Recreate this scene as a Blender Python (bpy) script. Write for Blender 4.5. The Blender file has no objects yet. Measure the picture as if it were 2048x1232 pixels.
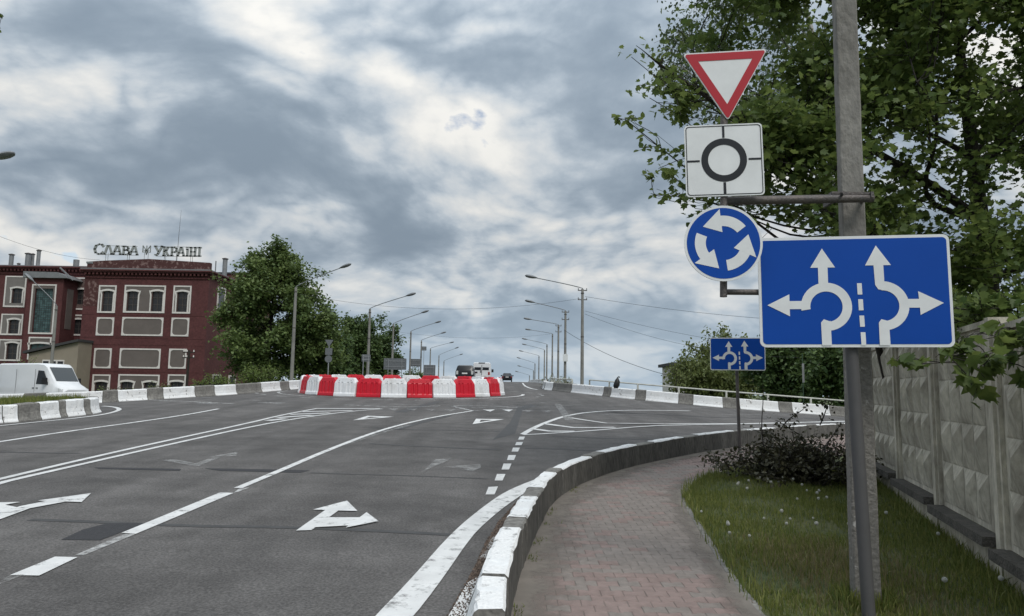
import bpy, bmesh, math, random
import numpy as np
from mathutils import Vector, Matrix
from mathutils.geometry import delaunay_2d_cdt
random.seed(7); np.random.seed(7)
R = math.radians
scene = bpy.context.scene
C = scene.collection
# ------------------------------------------------------------------ camera
FPX = 1480.0; EYE = 1.65
PITCH = math.atan((782.0-616.0)/FPX); ROLL = R(0.9)
cam = bpy.data.cameras.new('camera'); camo = bpy.data.objects.new('camera', cam); C.objects.link(camo)
cam.sensor_width = 36; cam.lens = FPX/2048*36; cam.clip_start = 0.05; cam.clip_end = 20000
ROT = Matrix.Rotation(math.pi/2+PITCH, 3, 'X') @ Matrix.Rotation(ROLL, 3, 'Z')
camo.matrix_world = Matrix.Translation((0, 0, EYE)) @ ROT.to_4x4()
scene.camera = camo
# ------------------------------------------------------------------ sky, sun, exposure
SUN_EL, SUN_AZ = R(48), R(152)        # azimuth from +Y towards +X
world = bpy.data.worlds.new('World'); scene.world = world; world.use_nodes = True
LUMP = 1.7
def build_world():
    nt = world.node_tree; N = nt.nodes; L = nt.links; N.clear()
    def nd(t, **k):
        n = N.new(t)
        for a, b in k.items(): setattr(n, a, b)
        return n
    def mth(op, a, b=None, c=None, clamp=False):
        n = nd('ShaderNodeMath', operation=op, use_clamp=clamp)
        for i, v in enumerate((a, b, c)):
            if v is None: continue
            if isinstance(v, (int, float)): n.inputs[i].default_value = v
            else: L.new(v, n.inputs[i])
        return n.outputs[0]
    sky = nd('ShaderNodeTexSky', sky_type='NISHITA', sun_disc=False)
    sky.sun_elevation = SUN_EL; sky.sun_rotation = SUN_AZ
    bg1 = nd('ShaderNodeBackground'); L.new(sky.outputs[0], bg1.inputs[0]); bg1.inputs[1].default_value = 0.10
    tc = nd('ShaderNodeTexCoord'); sep = nd('ShaderNodeSeparateXYZ'); L.new(tc.outputs['Generated'], sep.inputs[0])
    zc = mth('MAXIMUM', sep.outputs[2], 0.0)
    den = mth('ADD', zc, 0.34)
    u = mth('DIVIDE', sep.outputs[0], den); v = mth('DIVIDE', sep.outputs[1], den)
    def coords(sx, sy, ox, oy):
        cb = nd('ShaderNodeCombineXYZ')
        L.new(mth('MULTIPLY_ADD', u, sx, ox), cb.inputs[0]); L.new(mth('MULTIPLY_ADD', v, sy, oy), cb.inputs[1])
        return cb.outputs[0]
    def noise(vec, scale, detail, rough, dist=0.0):
        n = nd('ShaderNodeTexNoise'); L.new(vec, n.inputs['Vector'])
        n.inputs['Scale'].default_value = scale; n.inputs['Detail'].default_value = detail
        n.inputs['Roughness'].default_value = rough; n.inputs['Distortion'].default_value = dist
        return n.outputs[0]
    OX, OY = 23.4, 15.9
    base = coords(1, 1, OX, OY)
    big = noise(base, 0.8, 2.0, 0.5, 0.3)
    d0 = noise(base, 1.6, 10.0, 0.57, 0.2)
    d1 = noise(coords(1, 1, OX+0.07, OY-0.13), 1.6, 7.0, 0.57, 0.2)
    fine = noise(coords(1, 1, OX+9, OY+2), 4.5, 6.0, 0.6, 0.5)
    # thickness: dark bases where thick
    thick = mth('ADD', mth('MULTIPLY', d0, 0.58), mth('MULTIPLY', big, 0.54))
    relief = mth('MULTIPLY', mth('SUBTRACT', d1, d0), 1.5)
    t = mth('ADD', thick, mth('MULTIPLY', mth('SUBTRACT', fine, 0.5), 0.22))
    t = mth('SUBTRACT', t, relief)
    # cauliflower lumps of the cloud edges: billowed noise at three sizes on warped coordinates
    wn = nd('ShaderNodeTexNoise'); L.new(base, wn.inputs['Vector']); wn.inputs['Scale'].default_value = 2.2; wn.inputs['Detail'].default_value = 2.0
    wv = nd('ShaderNodeVectorMath', operation='MULTIPLY_ADD'); L.new(wn.outputs['Color'], wv.inputs[0]); wv.inputs[1].default_value = (.5, .5, 0); L.new(base, wv.inputs[2])
    lump = None
    for sc, am in ((2.6, .5), (5.6, .3), (12.0, .2)):
        q = mth('MULTIPLY', mth('ABSOLUTE', mth('SUBTRACT', noise(wv.outputs[0], sc, 0.0, .5), .5)), am)
        lump = q if lump is None else mth('ADD', lump, q)
    t = mth('SUBTRACT', t, mth('MULTIPLY', mth('SUBTRACT', lump, .095), LUMP))
    ramp = nd('ShaderNodeValToRGB'); L.new(t, ramp.inputs[0])
    cr = ramp.color_ramp; cr.interpolation = 'B_SPLINE'
    stops = [(0.25, (0.62, 0.612, 0.585)), (0.36, (0.50, 0.51, 0.51)), (0.47, (0.405, 0.440, 0.470)),
             (0.56, (0.308, 0.356, 0.405)), (0.68, (0.218, 0.266, 0.318)), (0.86, (0.170, 0.214, 0.264))]
    while len(cr.elements) < len(stops): cr.elements.new(0.5)
    for e, (p, c) in zip(cr.elements, stops): e.position = p; e.color = (*c, 1)
    # haze of the lower sky: pale blue grey veil seen through more air
    hz = nd('ShaderNodeMapRange'); L.new(zc, hz.inputs[0]); hz.inputs[1].default_value = 0.0; hz.inputs[2].default_value = 0.20
    hz.inputs[3].default_value = 0.62; hz.inputs[4].default_value = 0.0; hz.interpolation_type = 'SMOOTHSTEP'
    mixh = nd('ShaderNodeMix', data_type='RGBA'); L.new(hz.outputs[0], mixh.inputs[0]); L.new(ramp.outputs[0], mixh.inputs[6])
    mixh.inputs[7].default_value = (0.335, 0.42, 0.50, 1)
    # overcast sky: brighter towards the zenith (CIE overcast distribution)
    gain = mth('MULTIPLY_ADD', mth('POWER', zc, 2.5), 1.8, 1.0)
    bg2 = nd('ShaderNodeBackground'); L.new(mixh.outputs[2], bg2.inputs[0]); L.new(gain, bg2.inputs[1])
    cover = nd('ShaderNodeMapRange'); L.new(t, cover.inputs[0])
    cover.inputs[1].default_value = 0.10; cover.inputs[2].default_value = 0.21; cover.inputs[3].default_value = 0.0; cover.inputs[4].default_value = 1.0
    cov = mth('MAXIMUM', cover.outputs[0], mth('MULTIPLY', hz.outputs[0], 4.0, clamp=True))
    ms = nd('ShaderNodeMixShader'); L.new(cov, ms.inputs[0]); L.new(bg1.outputs[0], ms.inputs[1]); L.new(bg2.outputs[0], ms.inputs[2])
    out = nd('ShaderNodeOutputWorld'); L.new(ms.outputs[0], out.inputs[0])
build_world()
sl = bpy.data.lights.new('sun', 'SUN'); so = bpy.data.objects.new('sun', sl); C.objects.link(so)
sl.energy = 1.25; sl.angle = R(22); sl.color = (1.0, 0.96, 0.90)
so.rotation_euler = (math.pi/2-SUN_EL, 0, math.pi-SUN_AZ)
so.location = (0, 0, 60)
vs = scene.view_settings; vs.view_transform = 'Standard'; vs.look = 'None'; vs.gamma = 1; vs.exposure = 0.40; vs.use_curve_mapping = False
# ------------------------------------------------------------------ ground profile
_ys = np.arange(-40, 400, 0.5)
_sl = np.interp(_ys, [-40, 24, 50, 130, 150, 175, 400], [.043, .043, .020, .012, 0.0, -.03, -.03])
_P = np.cumsum(_sl)*0.5; _P -= np.interp(0, _ys, _P); _P += 0.12
def zr(x, y):
    """road surface height"""
    t = max(0.0, x-3.0); t2 = max(0.0, -x-9.5)
    return float(np.interp(y, _ys, _P)) - 0.07*t*t/(t+2.0) - 0.05*t2*t2/(t2+2.0)
def zs(x, y): return zr(x, y)-0.12           # pavement level
def ray(px, py):
    return ROT @ Vector(((px-1024)/FPX, (616-py)/FPX, -1.0))
def At(px, py, D):
    d = ray(px, py); t = D/d.y
    return Vector((d.x*t, D, EYE+d.z*t))
def G(px, py, h=0.0, far=260.0):
    """pixel -> point on the road surface (+h)"""
    d = ray(px, py); o = Vector((0, 0, EYE))
    t0 = 1.0; f0 = None; t = 1.0
    while t < far:
        p = o+d*t; f = p.z-zr(p.x, p.y)-h
        if f0 is not None and f <= 0:
            a, b = t0, t
            for _ in range(30):
                m = (a+b)/2; q = o+d*m
                if q.z-zr(q.x, q.y)-h > 0: a = m
                else: b = m
            q = o+d*b; return Vector((q.x, q.y, zr(q.x, q.y)+h))
        f0 = f; t0 = t; t += 0.25 if t < 40 else 1.0
    p = o+d*60; return p
# ------------------------------------------------------------------ materials
MATS = {}
def mat(name, col, rough=0.7, var=0.0, scale=5.0, col2=None, metal=0.0, bump=0.0, bscale=60.0, spec=0.4, rnd=0.0, island=0.0, coat=0.0, detail=6.0, thr=None, stretch=None):
    if name in MATS: return MATS[name]
    m = bpy.data.materials.new(name); m.use_nodes = True; MATS[name] = m
    nt = m.node_tree; N = nt.nodes; L = nt.links; b = N['Principled BSDF']
    b.inputs['Roughness'].default_value = rough; b.inputs['Metallic'].default_value = metal
    b.inputs['Specular IOR Level'].default_value = spec; b.inputs['Coat Weight'].default_value = coat
    b.inputs['Base Color'].default_value = (*col, 1)
    tc = N.new('ShaderNodeTexCoord'); vec = tc.outputs['Object']
    geo = N.new('ShaderNodeNewGeometry'); vec = geo.outputs['Position']
    if stretch:
        mp = N.new('ShaderNodeMapping'); L.new(vec, mp.inputs[0]); mp.inputs['Scale'].default_value = stretch; vec = mp.outputs[0]
    cur = None
    if var or col2:
        n = N.new('ShaderNodeTexNoise'); L.new(vec, n.inputs['Vector']); n.inputs['Scale'].default_value = scale
        n.inputs['Detail'].default_value = detail; n.inputs['Roughness'].default_value = 0.62
        r = N.new('ShaderNodeMapRange'); L.new(n.outputs[0], r.inputs[0])
        lo, hi = thr if thr else (0.3, 0.7)
        r.inputs[1].default_value = lo; r.inputs[2].default_value = hi
        mx = N.new('ShaderNodeMix'); mx.data_type = 'RGBA'; L.new(r.outputs[0], mx.inputs[0])
        if col2 is None:
            a = tuple(c*(1-var) for c in col); c2 = tuple(min(1, c*(1+var)) for c in col)
        else: a, c2 = col, col2
        mx.inputs[6].default_value = (*a, 1); mx.inputs[7].default_value = (*c2, 1); cur = mx.outputs[2]
        if var and col2:
            n2 = N.new('ShaderNodeTexNoise'); L.new(vec, n2.inputs['Vector']); n2.inputs['Scale'].default_value = scale*7; n2.inputs['Detail'].default_value = 4
            r2 = N.new('ShaderNodeMapRange'); L.new(n2.outputs[0], r2.inputs[0]); r2.inputs[1].default_value = .3; r2.inputs[2].default_value = .7
            r2.inputs[3].default_value = 1-var; r2.inputs[4].default_value = 1+var
            h = N.new('ShaderNodeHueSaturation'); L.new(cur, h.inputs['Color']); L.new(r2.outputs[0], h.inputs['Value']); cur = h.outputs[0]
    if rnd or island:
        if cur is None:
            rgb = N.new('ShaderNodeRGB'); rgb.outputs[0].default_value = (*col, 1); cur = rgb.outputs[0]
        oi = N.new('ShaderNodeObjectInfo') if rnd else geo
        src = oi.outputs['Random'] if rnd else geo.outputs['Random Per Island']
        k = rnd or island
        r3 = N.new('ShaderNodeMapRange'); L.new(src, r3.inputs[0]); r3.inputs[3].default_value = 1-k; r3.inputs[4].default_value = 1+k
        h = N.new('ShaderNodeHueSaturation'); L.new(cur, h.inputs['Color']); L.new(r3.outputs[0], h.inputs['Value']); cur = h.outputs[0]
    if cur is not None: L.new(cur, b.inputs['Base Color'])
    if bump:
        n3 = N.new('ShaderNodeTexNoise'); L.new(vec, n3.inputs['Vector']); n3.inputs['Scale'].default_value = bscale; n3.inputs['Detail'].default_value = 4
        bp = N.new('ShaderNodeBump'); L.new(n3.outputs[0], bp.inputs['Height']); bp.inputs['Strength'].default_value = bump; bp.inputs['Distance'].default_value = 0.02
        L.new(bp.outputs[0], b.inputs['Normal'])
    return m
def leaf_mat(name, c_lo, c_hi, trans=0.35):
    m = bpy.data.materials.new(name); m.use_nodes = True; MATS[name] = m
    nt = m.node_tree; N = nt.nodes; L = nt.links; b = N['Principled BSDF']; out = N['Material Output']
    at = N.new('ShaderNodeAttribute'); at.attribute_name = 'tint'
    mx = N.new('ShaderNodeMix'); mx.data_type = 'RGBA'; L.new(at.outputs['Fac'], mx.inputs[0])
    mx.inputs[6].default_value = (*c_lo, 1); mx.inputs[7].default_value = (*c_hi, 1)
    L.new(mx.outputs[2], b.inputs['Base Color']); b.inputs['Roughness'].default_value = 0.5; b.inputs['Specular IOR Level'].default_value = 0.3
    tr = N.new('ShaderNodeBsdfTranslucent')
    h = N.new('ShaderNodeHueSaturation'); L.new(mx.outputs[2], h.inputs['Color']); h.inputs['Value'].default_value = 1.3; h.inputs['Hue'].default_value = 0.485
    L.new(h.outputs[0], tr.inputs[0])
    ms = N.new('ShaderNodeMixShader'); ms.inputs[0].default_value = trans
    L.new(b.outputs[0], ms.inputs[1]); L.new(tr.outputs[0], ms.inputs[2]); L.new(ms.outputs[0], out.inputs[0])
    return m
# ------------------------------------------------------------------ mesh builder
class MB:
    def __init__(s): s.v = []; s.f = []; s.m = []; s.sm = []
    def add(s, vs, fs, mi=0, smooth=False):
        o = len(s.v); s.v += [tuple(v) for v in vs]
        for f in fs: s.f.append(tuple(i+o for i in f)); s.m.append(mi); s.sm.append(smooth)
        return s
    def box(s, a, b, mi=0, M=None):
        x0, y0, z0 = a; x1, y1, z1 = b
        vs = [Vector(p) for p in ((x0,y0,z0),(x1,y0,z0),(x1,y1,z0),(x0,y1,z0),(x0,y0,z1),(x1,y0,z1),(x1,y1,z1),(x0,y1,z1))]
        if M is not None: vs = [M @ v for v in vs]
        return s.add(vs, [(0,3,2,1),(4,5,6,7),(0,1,5,4),(1,2,6,5),(2,3,7,6),(3,0,4,7)], mi)
    def tube(s, pts, r, n=8, mi=0, cap=True, smooth=True):
        pts = [Vector(p) for p in pts]; k = len(pts)
        rs = r if isinstance(r, (list, tuple)) else [r]*k
        vs = []; fs = []
        up = Vector((0, 0, 1)); prev = None
        for i, p in enumerate(pts):
            d = (pts[min(i+1, k-1)]-pts[max(i-1, 0)])
            if d.length < 1e-9: d = Vector((0, 0, 1))
            d.normalize()
            if prev is None:
                ref = up if abs(d.z) < 0.9 else Vector((1, 0, 0))
                a = d.cross(ref).normalized()
            else:
                a = prev-d*prev.dot(d)
                if a.length < 1e-6: a = d.orthogonal()
                a.normalize()
            prev = a; b = d.cross(a)
            for j in range(n):
                t = 2*math.pi*j/n; vs.append(p+(a*math.cos(t)+b*math.sin(t))*rs[i])
        for i in range(k-1):
            for j in range(n):
                j2 = (j+1) % n; fs.append((i*n+j, i*n+j2, (i+1)*n+j2, (i+1)*n+j))
        s.add(vs, fs, mi, smooth)
        if cap:
            o = len(s.v)-len(vs)
            s.f.append(tuple(o+j for j in range(n))[::-1]); s.m.append(mi); s.sm.append(False)
            s.f.append(tuple(o+(k-1)*n+j for j in range(n))); s.m.append(mi); s.sm.append(False)
        return s
    def prism(s, poly, h0, h1, M=None, mi=0, bev=0.0):
        """polygon in local xy extruded along z"""
        n = len(poly); vs = [Vector((p[0], p[1], h0)) for p in poly]+[Vector((p[0], p[1], h1)) for p in poly]
        if M is not None: vs = [M @ v for v in vs]
        fs = [tuple(range(n))[::-1], tuple(range(n, 2*n))]+[(i, (i+1) % n, n+(i+1) % n, n+i) for i in range(n)]
        return s.add(vs, fs, mi)
    def loft(s, secs, mi=0, closed=True, cap=True, smooth=True):
        n = len(secs[0]); vs = [v for sec in secs for v in sec]; fs = []
        for i in range(len(secs)-1):
            for j in range(n if closed else n-1):
                j2 = (j+1) % n; fs.append((i*n+j, i*n+j2, (i+1)*n+j2, (i+1)*n+j))
        s.add(vs, fs, mi, smooth)
        if cap:
            o = len(s.v)-len(vs)
            s.f.append(tuple(o+j for j in range(n))[::-1]); s.m.append(mi); s.sm.append(False)
            s.f.append(tuple(o+(len(secs)-1)*n+j for j in range(n))); s.m.append(mi); s.sm.append(False)
        return s
    def mesh(s, name, mats):
        me = bpy.data.meshes.new(name); me.from_pydata(s.v, [], s.f)
        for m in (mats if isinstance(mats, (list, tuple)) else [mats]): me.materials.append(m)
        me.polygons.foreach_set('material_index', s.m); me.polygons.foreach_set('use_smooth', s.sm); me.update()
        if any(s.sm): me.set_sharp_from_angle(angle=R(38))
        return me
    def build(s, name, mats, parent=None, loc=None, fix=True):
        me = s.mesh(name, mats)
        if fix:
            bm = bmesh.new(); bm.from_mesh(me); bmesh.ops.recalc_face_normals(bm, faces=bm.faces); bm.to_mesh(me); bm.free()
        return link(name, me, parent, loc)
def link(name, me, parent=None, loc=None):
    o = bpy.data.objects.new(name, me); C.objects.link(o)
    if parent is not None: o.parent = parent
    if loc is not None: o.location = loc
    return o
def tag(o, label=None, cat=None, group=None, kind=None):
    if label: o['label'] = label
    if cat: o['category'] = cat
    if group: o['group'] = group
    if kind: o['kind'] = kind
    return o
def thing(name, label, cat, loc=(0, 0, 0), rz=0.0, group=None):
    o = bpy.data.objects.new(name, None); C.objects.link(o); o.empty_display_size = 0.2
    o.location = loc; o.rotation_euler = (0, 0, rz); return tag(o, label, cat, group)
def copy_tree(o, parent=None):
    c = o.copy(); C.objects.link(c); c.parent = parent
    for ch in list(o.children): copy_tree(ch, c)
    return c
def cdt_sheet(name, outline, zf, m, step=1.0, parent=None, far_step=None, constraints=()):
    pts = [Vector((p[0], p[1])) for p in outline]
    dense = []
    for i, p in enumerate(pts):
        q = pts[(i+1) % len(pts)]; k = max(1, int((q-p).length/step))
        dense += [p.lerp(q, j/k) for j in range(k)]
    n = len(dense); edges = [(i, (i+1) % n) for i in range(n)]
    xs = [p.x for p in dense]; ys = [p.y for p in dense]
    P = np.array([(p.x, p.y) for p in dense])
    gx, gy = np.meshgrid(np.arange(min(xs), max(xs), step), np.arange(min(ys), max(ys), step))
    gp = np.stack([gx.ravel(), gy.ravel()], 1); ins = inside(gp, P)
    allp = dense+[Vector(p) for p in gp[ins]]
    vo, eo, fo, _, _, _ = delaunay_2d_cdt(allp, edges, [tuple(range(n))], 2, 1e-4)
    me = bpy.data.meshes.new(name)
    me.from_pydata([(v.x, v.y, zf(v.x, v.y)) for v in vo], [], [tuple(f) for f in fo]); me.materials.append(m)
    me.polygons.foreach_set('use_smooth', [True]*len(me.polygons))
    bm = bmesh.new(); bm.from_mesh(me)
    for f in bm.faces:
        f.normal_update()
        if f.normal.z < 0: f.normal_flip()
    bm.to_mesh(me); bm.free()
    return link(name, me, parent)
def inside(p, poly):
    x, y = p[:, 0], p[:, 1]; r = np.zeros(len(p), bool); n = len(poly); j = n-1
    for i in range(n):
        xi, yi = poly[i]; xj, yj = poly[j]
        c = ((yi > y) != (yj > y)) & (x < (xj-xi)*(y-yi)/((yj-yi) if yj != yi else 1e-12)+xi)
        r ^= c; j = i
    return r
def segdist(p, poly, closed=True):
    d = np.full(len(p), 1e9); n = len(poly)
    for i in range(n if closed else n-1):
        a = np.array(poly[i]); b = np.array(poly[(i+1) % n]); ab = b-a; L2 = max(1e-12, ab@ab)
        t = np.clip(((p-a)@ab)/L2, 0, 1); d = np.minimum(d, np.hypot(*(p-(a+t[:, None]*ab)).T))
    return d
def resample(pts, step):
    pts = [Vector(p) for p in pts]; L = [0]
    for a, b in zip(pts, pts[1:]): L.append(L[-1]+(b-a).length)
    n = max(1, int(round(L[-1]/step))); out = []
    for i in range(n+1):
        s = L[-1]*i/n; k = 0
        while k < len(L)-2 and L[k+1] < s: k += 1
        t = (s-L[k])/max(1e-9, L[k+1]-L[k]); out.append(pts[k].lerp(pts[k+1], t))
    return out
def smooth(pts, it=2):
    """Chaikin corner cutting keeping the ends"""
    pts = [Vector(p) for p in pts]
    for _ in range(it):
        o = [pts[0]]
        for a, b in zip(pts, pts[1:]): o += [a.lerp(b, .25), a.lerp(b, .75)]
        pts = o+[pts[-1]]
    return pts
# ------------------------------------------------------------------ palette
M_asph = mat('asphalt', (0.098, 0.093, 0.090), 0.85, var=0.16, scale=0.35, col2=(0.128, 0.121, 0.116), bump=0.5, bscale=140, spec=0.25)
def speckle_asphalt(m):
    nt = m.node_tree; N = nt.nodes; L = nt.links; b = N['Principled BSDF']
    src = b.inputs['Base Color'].links[0].from_socket
    geo = N.new('ShaderNodeNewGeometry')
    n = N.new('ShaderNodeTexNoise'); L.new(geo.outputs['Position'], n.inputs['Vector']); n.inputs['Scale'].default_value = 55; n.inputs['Detail'].default_value = 2
    r = N.new('ShaderNodeMapRange'); L.new(n.outputs[0], r.inputs[0]); r.inputs[1].default_value = .35; r.inputs[2].default_value = .68; r.inputs[3].default_value = .72; r.inputs[4].default_value = 1.32
    # tyre polish and dirt streaks along the lanes
    mp = N.new('ShaderNodeMapping'); L.new(geo.outputs['Position'], mp.inputs[0]); mp.inputs['Scale'].default_value = (1.1, 0.06, 0.0)
    n2 = N.new('ShaderNodeTexNoise'); L.new(mp.outputs[0], n2.inputs['Vector']); n2.inputs['Scale'].default_value = 1.3; n2.inputs['Detail'].default_value = 3
    r2 = N.new('ShaderNodeMapRange'); L.new(n2.outputs[0], r2.inputs[0]); r2.inputs[1].default_value = .35; r2.inputs[2].default_value = .65; r2.inputs[3].default_value = .84; r2.inputs[4].default_value = 1.14
    # fine worn cross cracks
    mp3 = N.new('ShaderNodeMapping'); L.new(geo.outputs['Position'], mp3.inputs[0]); mp3.inputs['Scale'].default_value = (0.10, 1.0, 0.0)
    n3 = N.new('ShaderNodeTexNoise'); L.new(mp3.outputs[0], n3.inputs['Vector']); n3.inputs['Scale'].default_value = 1.1; n3.inputs['Detail'].default_value = 4
    r3 = N.new('ShaderNodeMapRange'); L.new(n3.outputs[0], r3.inputs[0]); r3.inputs[1].default_value = .3; r3.inputs[2].default_value = .7; r3.inputs[3].default_value = .90; r3.inputs[4].default_value = 1.08
    a = N.new('ShaderNodeMath'); a.operation = 'MULTIPLY'; L.new(r.outputs[0], a.inputs[0]); L.new(r2.outputs[0], a.inputs[1])
    n4 = N.new('ShaderNodeTexNoise'); L.new(geo.outputs['Position'], n4.inputs['Vector']); n4.inputs['Scale'].default_value = 0.9; n4.inputs['Detail'].default_value = 5
    r4 = N.new('ShaderNodeMapRange'); L.new(n4.outputs[0], r4.inputs[0]); r4.inputs[1].default_value = .56; r4.inputs[2].default_value = .70; r4.inputs[3].default_value = 1.0; r4.inputs[4].default_value = .80
    a4 = N.new('ShaderNodeMath'); a4.operation = 'MULTIPLY'; L.new(a.outputs[0], a4.inputs[0]); L.new(r4.outputs[0], a4.inputs[1]); a = a4
    a2 = N.new('ShaderNodeMath'); a2.operation = 'MULTIPLY'; L.new(a.outputs[0], a2.inputs[0]); L.new(r3.outputs[0], a2.inputs[1])
    h = N.new('ShaderNodeHueSaturation'); L.new(src, h.inputs['Color']); L.new(a2.outputs[0], h.inputs['Value']); L.new(h.outputs[0], b.inputs['Base Color'])
speckle_asphalt(M_asph)
M_patch = mat('fresh asphalt', (0.045, 0.045, 0.048), 0.85, var=0.25, scale=40, bump=0.4, bscale=140, spec=0.25)
M_tar = mat('tar seam', (0.056, 0.055, 0.055), 0.75, var=0.2, scale=8)
M_paint = mat('road paint', (0.68, 0.68, 0.67), 0.6, var=0.12, scale=4.0, col2=(0.50, 0.50, 0.49), bump=0.25, bscale=90)
def worn_paint(name, col, lo, hi, scale=9.0, gain=1.0):
    """road paint flaked away in places: the asphalt below shows through"""
    m = mat(name, col, 0.7, var=0.12, scale=5, bump=0.2, bscale=90); nt = m.node_tree; N = nt.nodes; L = nt.links; b = N['Principled BSDF']
    geo = N.new('ShaderNodeNewGeometry'); n = N.new('ShaderNodeTexNoise'); L.new(geo.outputs['Position'], n.inputs['Vector'])
    n.inputs['Scale'].default_value = scale; n.inputs['Detail'].default_value = 9; n.inputs['Roughness'].default_value = 0.7
    r = N.new('ShaderNodeMapRange'); L.new(n.outputs[0], r.inputs[0]); r.inputs[1].default_value = lo; r.inputs[2].default_value = hi; r.inputs[4].default_value = gain
    L.new(r.outputs[0], b.inputs['Alpha']); return m
M_paint_w1 = worn_paint('lightly worn road paint', (0.64, 0.64, 0.63), 0.28, 0.46, 7)
M_paint_w2 = worn_paint('worn road paint', (0.60, 0.60, 0.59), 0.36, 0.62, 6, 0.85)
M_paint_w3 = worn_paint('ghost road paint', (0.45, 0.45, 0.44), 0.38, 0.72, 6, 0.75)
M_conc = mat('weathered concrete', (0.135, 0.130, 0.120), 0.9, var=0.30, scale=3.0, col2=(0.24, 0.23, 0.21), bump=0.6, bscale=35)
M_conc_d = mat('dark concrete', (0.060, 0.057, 0.052), 0.9, var=0.35, scale=4.0, col2=(0.135, 0.128, 0.115), bump=0.7, bscale=30, stretch=(1, 1, 0.35))
M_wpaint = mat('whitewash', (0.81, 0.82, 0.82), 0.75, var=0.07, scale=2.5, col2=(0.72, 0.72, 0.71), bump=0.5, bscale=30)
M_wpaint_w = mat('chipped whitewash', (0.16, 0.155, 0.145), 0.85, col2=(0.76, 0.76, 0.75), scale=9, thr=(0.32, 0.44), bump=0.6, bscale=30, var=0.1)
M_soil = mat('soil', (0.10, 0.08, 0.06), 0.95, var=0.3, scale=6, col2=(0.14, 0.115, 0.09), bump=0.6, bscale=40)
M_sand = mat('sand joint', (0.19, 0.168, 0.148), 0.95, var=0.2, scale=9, bump=0.5, bscale=80)
M_turf = mat('turf ground', (0.045, 0.066, 0.022), 0.95, var=0.3, scale=2.0, col2=(0.095, 0.10, 0.042), bump=0.8, bscale=30)
M_field = mat('field', (0.055, 0.085, 0.03), 0.95, var=0.3, scale=0.03, col2=(0.10, 0.11, 0.045))
M_steel = mat('galvanised steel', (0.34, 0.35, 0.36), 0.45, var=0.12, scale=6, metal=0.6)
M_dsteel = mat('dark rusty steel', (0.085, 0.08, 0.08), 0.55, var=0.25, scale=12, col2=(0.13, 0.11, 0.10), metal=0.3, bump=0.3, bscale=60)
M_black = mat('black plastic', (0.012, 0.012, 0.013), 0.45)
M_rubber = mat('tyre rubber', (0.018, 0.018, 0.018), 0.85)
M_glass = mat('dark window glass', (0.012, 0.014, 0.016), 0.12, spec=0.35)
# ------------------------------------------------------------------ plan lines (pixel traces dropped on the ground)
KR_top = [G(*p, h=0.2) for p in ((1013,1171),(1016,1145),(1042,1056),(1076,989),(1111,941),(1182,911),(1274,889),(1371,874),(1467,862),(1530,857),(1677,846))]
KR = [Vector((-0.03, -4, 0)), Vector((-0.03, 2, 0))]+[Vector((p.x, p.y, 0)) for p in KR_top]+[Vector((12.4, 24.2, 0)), Vector((20, 26.8, 0)), Vector((45, 29, 0))]
KR = resample(smooth(KR, 2), 0.1)
KFb = [G(*p) for p in ((1083,779),(1104,781),(1140,785),(1202,792),(1266,799),(1354,807),(1450,816),(1559,824),(1661,831))]
KF = [Vector((3.6, 170, 0)), Vector((3.6, 90, 0)), Vector((3.1, 66, 0)), Vector((2.2, 52, 0))]+[Vector((p.x, p.y, 0)) for p in KFb]+[Vector((20, 33, 0)), Vector((45, 36, 0))]
KF = resample(smooth(KF, 2), 0.1)
KLb = [G(*p) for p in ((206,806),(235,803.5),(296,800),(392,794),(481,788.5),(562,781),(600,778))]
KL = [Vector((-50, 26.5, 0)), Vector((-24, 24.8, 0)), Vector((-16, 24.3, 0))]+[Vector((p.x, p.y, 0)) for p in KLb]+[Vector((-10.6, 46, 0)), Vector((-11.4, 62, 0)), Vector((-12, 80, 0)), Vector((-12, 170, 0))]
KL = resample(smooth(KL, 2), 0.1)
KNb = [G(*p) for p in ((0,846),(43,844),(123,835),(175,830))]
KN = [Vector((-11.6, -4, 0)), Vector((-11.5, 8, 0)), Vector((-11.2, 14, 0))]+[Vector((p.x, p.y, 0)) for p in KNb]+[Vector((-10.55, 19.4, 0)), Vector((-11.0, 20.0, 0)), Vector((-12.2, 20.3, 0)), Vector((-20, 20.2, 0)), Vector((-50, 20.5, 0))]
KN = resample(smooth(KN, 2), 0.1)
def off(line, d):
    out = []
    for i, p in enumerate(line):
        t = (line[min(i+1, len(line)-1)]-line[max(i-1, 0)]).normalized(); out.append(p+Vector((-t.y, t.x, 0))*d)
    return out
def thin(line, k): return [line[i] for i in range(0, len(line), k)]+[line[-1]]
# road surface: one sheet bounded by the four kerbs
road_outline = thin(off(KR, 0.12), 8)+thin(off(KF, 0.0)[::-1], 8)+thin(off(KL, 0.0)[::-1], 8)+thin(off(KN, 0.0)[::-1], 8)
road = tag(cdt_sheet('road', road_outline, zr, M_asph, 1.5), kind='structure')
road['label'] = 'grey asphalt carriageway rising to the bridge'
# pavement
SWr = [G(*p, h=-.12) for p in ((1530,1232),(1470,1165),(1412,1075),(1368,1005),(1362,985),(1400,955),(1440,945))]
SW = [Vector((1.66, -4, 0)), Vector((1.66, 3, 0))]+[Vector((p.x, p.y, 0)) for p in SWr]+[Vector((5.0, 13.2, 0)), Vector((7.6, 16.0, 0)), Vector((12.6, 21.0, 0)), Vector((20, 24.0, 0)), Vector((45, 26, 0))]
SW = resample(smooth(SW, 2), 0.1)
side_outline = thin(SW, 8)+thin(off(KR, 0.05)[::-1], 8)
sidewalk = tag(cdt_sheet('sidewalk', side_outline, lambda x, y: zs(x, y)-0.0045, M_sand, 1.0), kind='structure')
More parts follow.
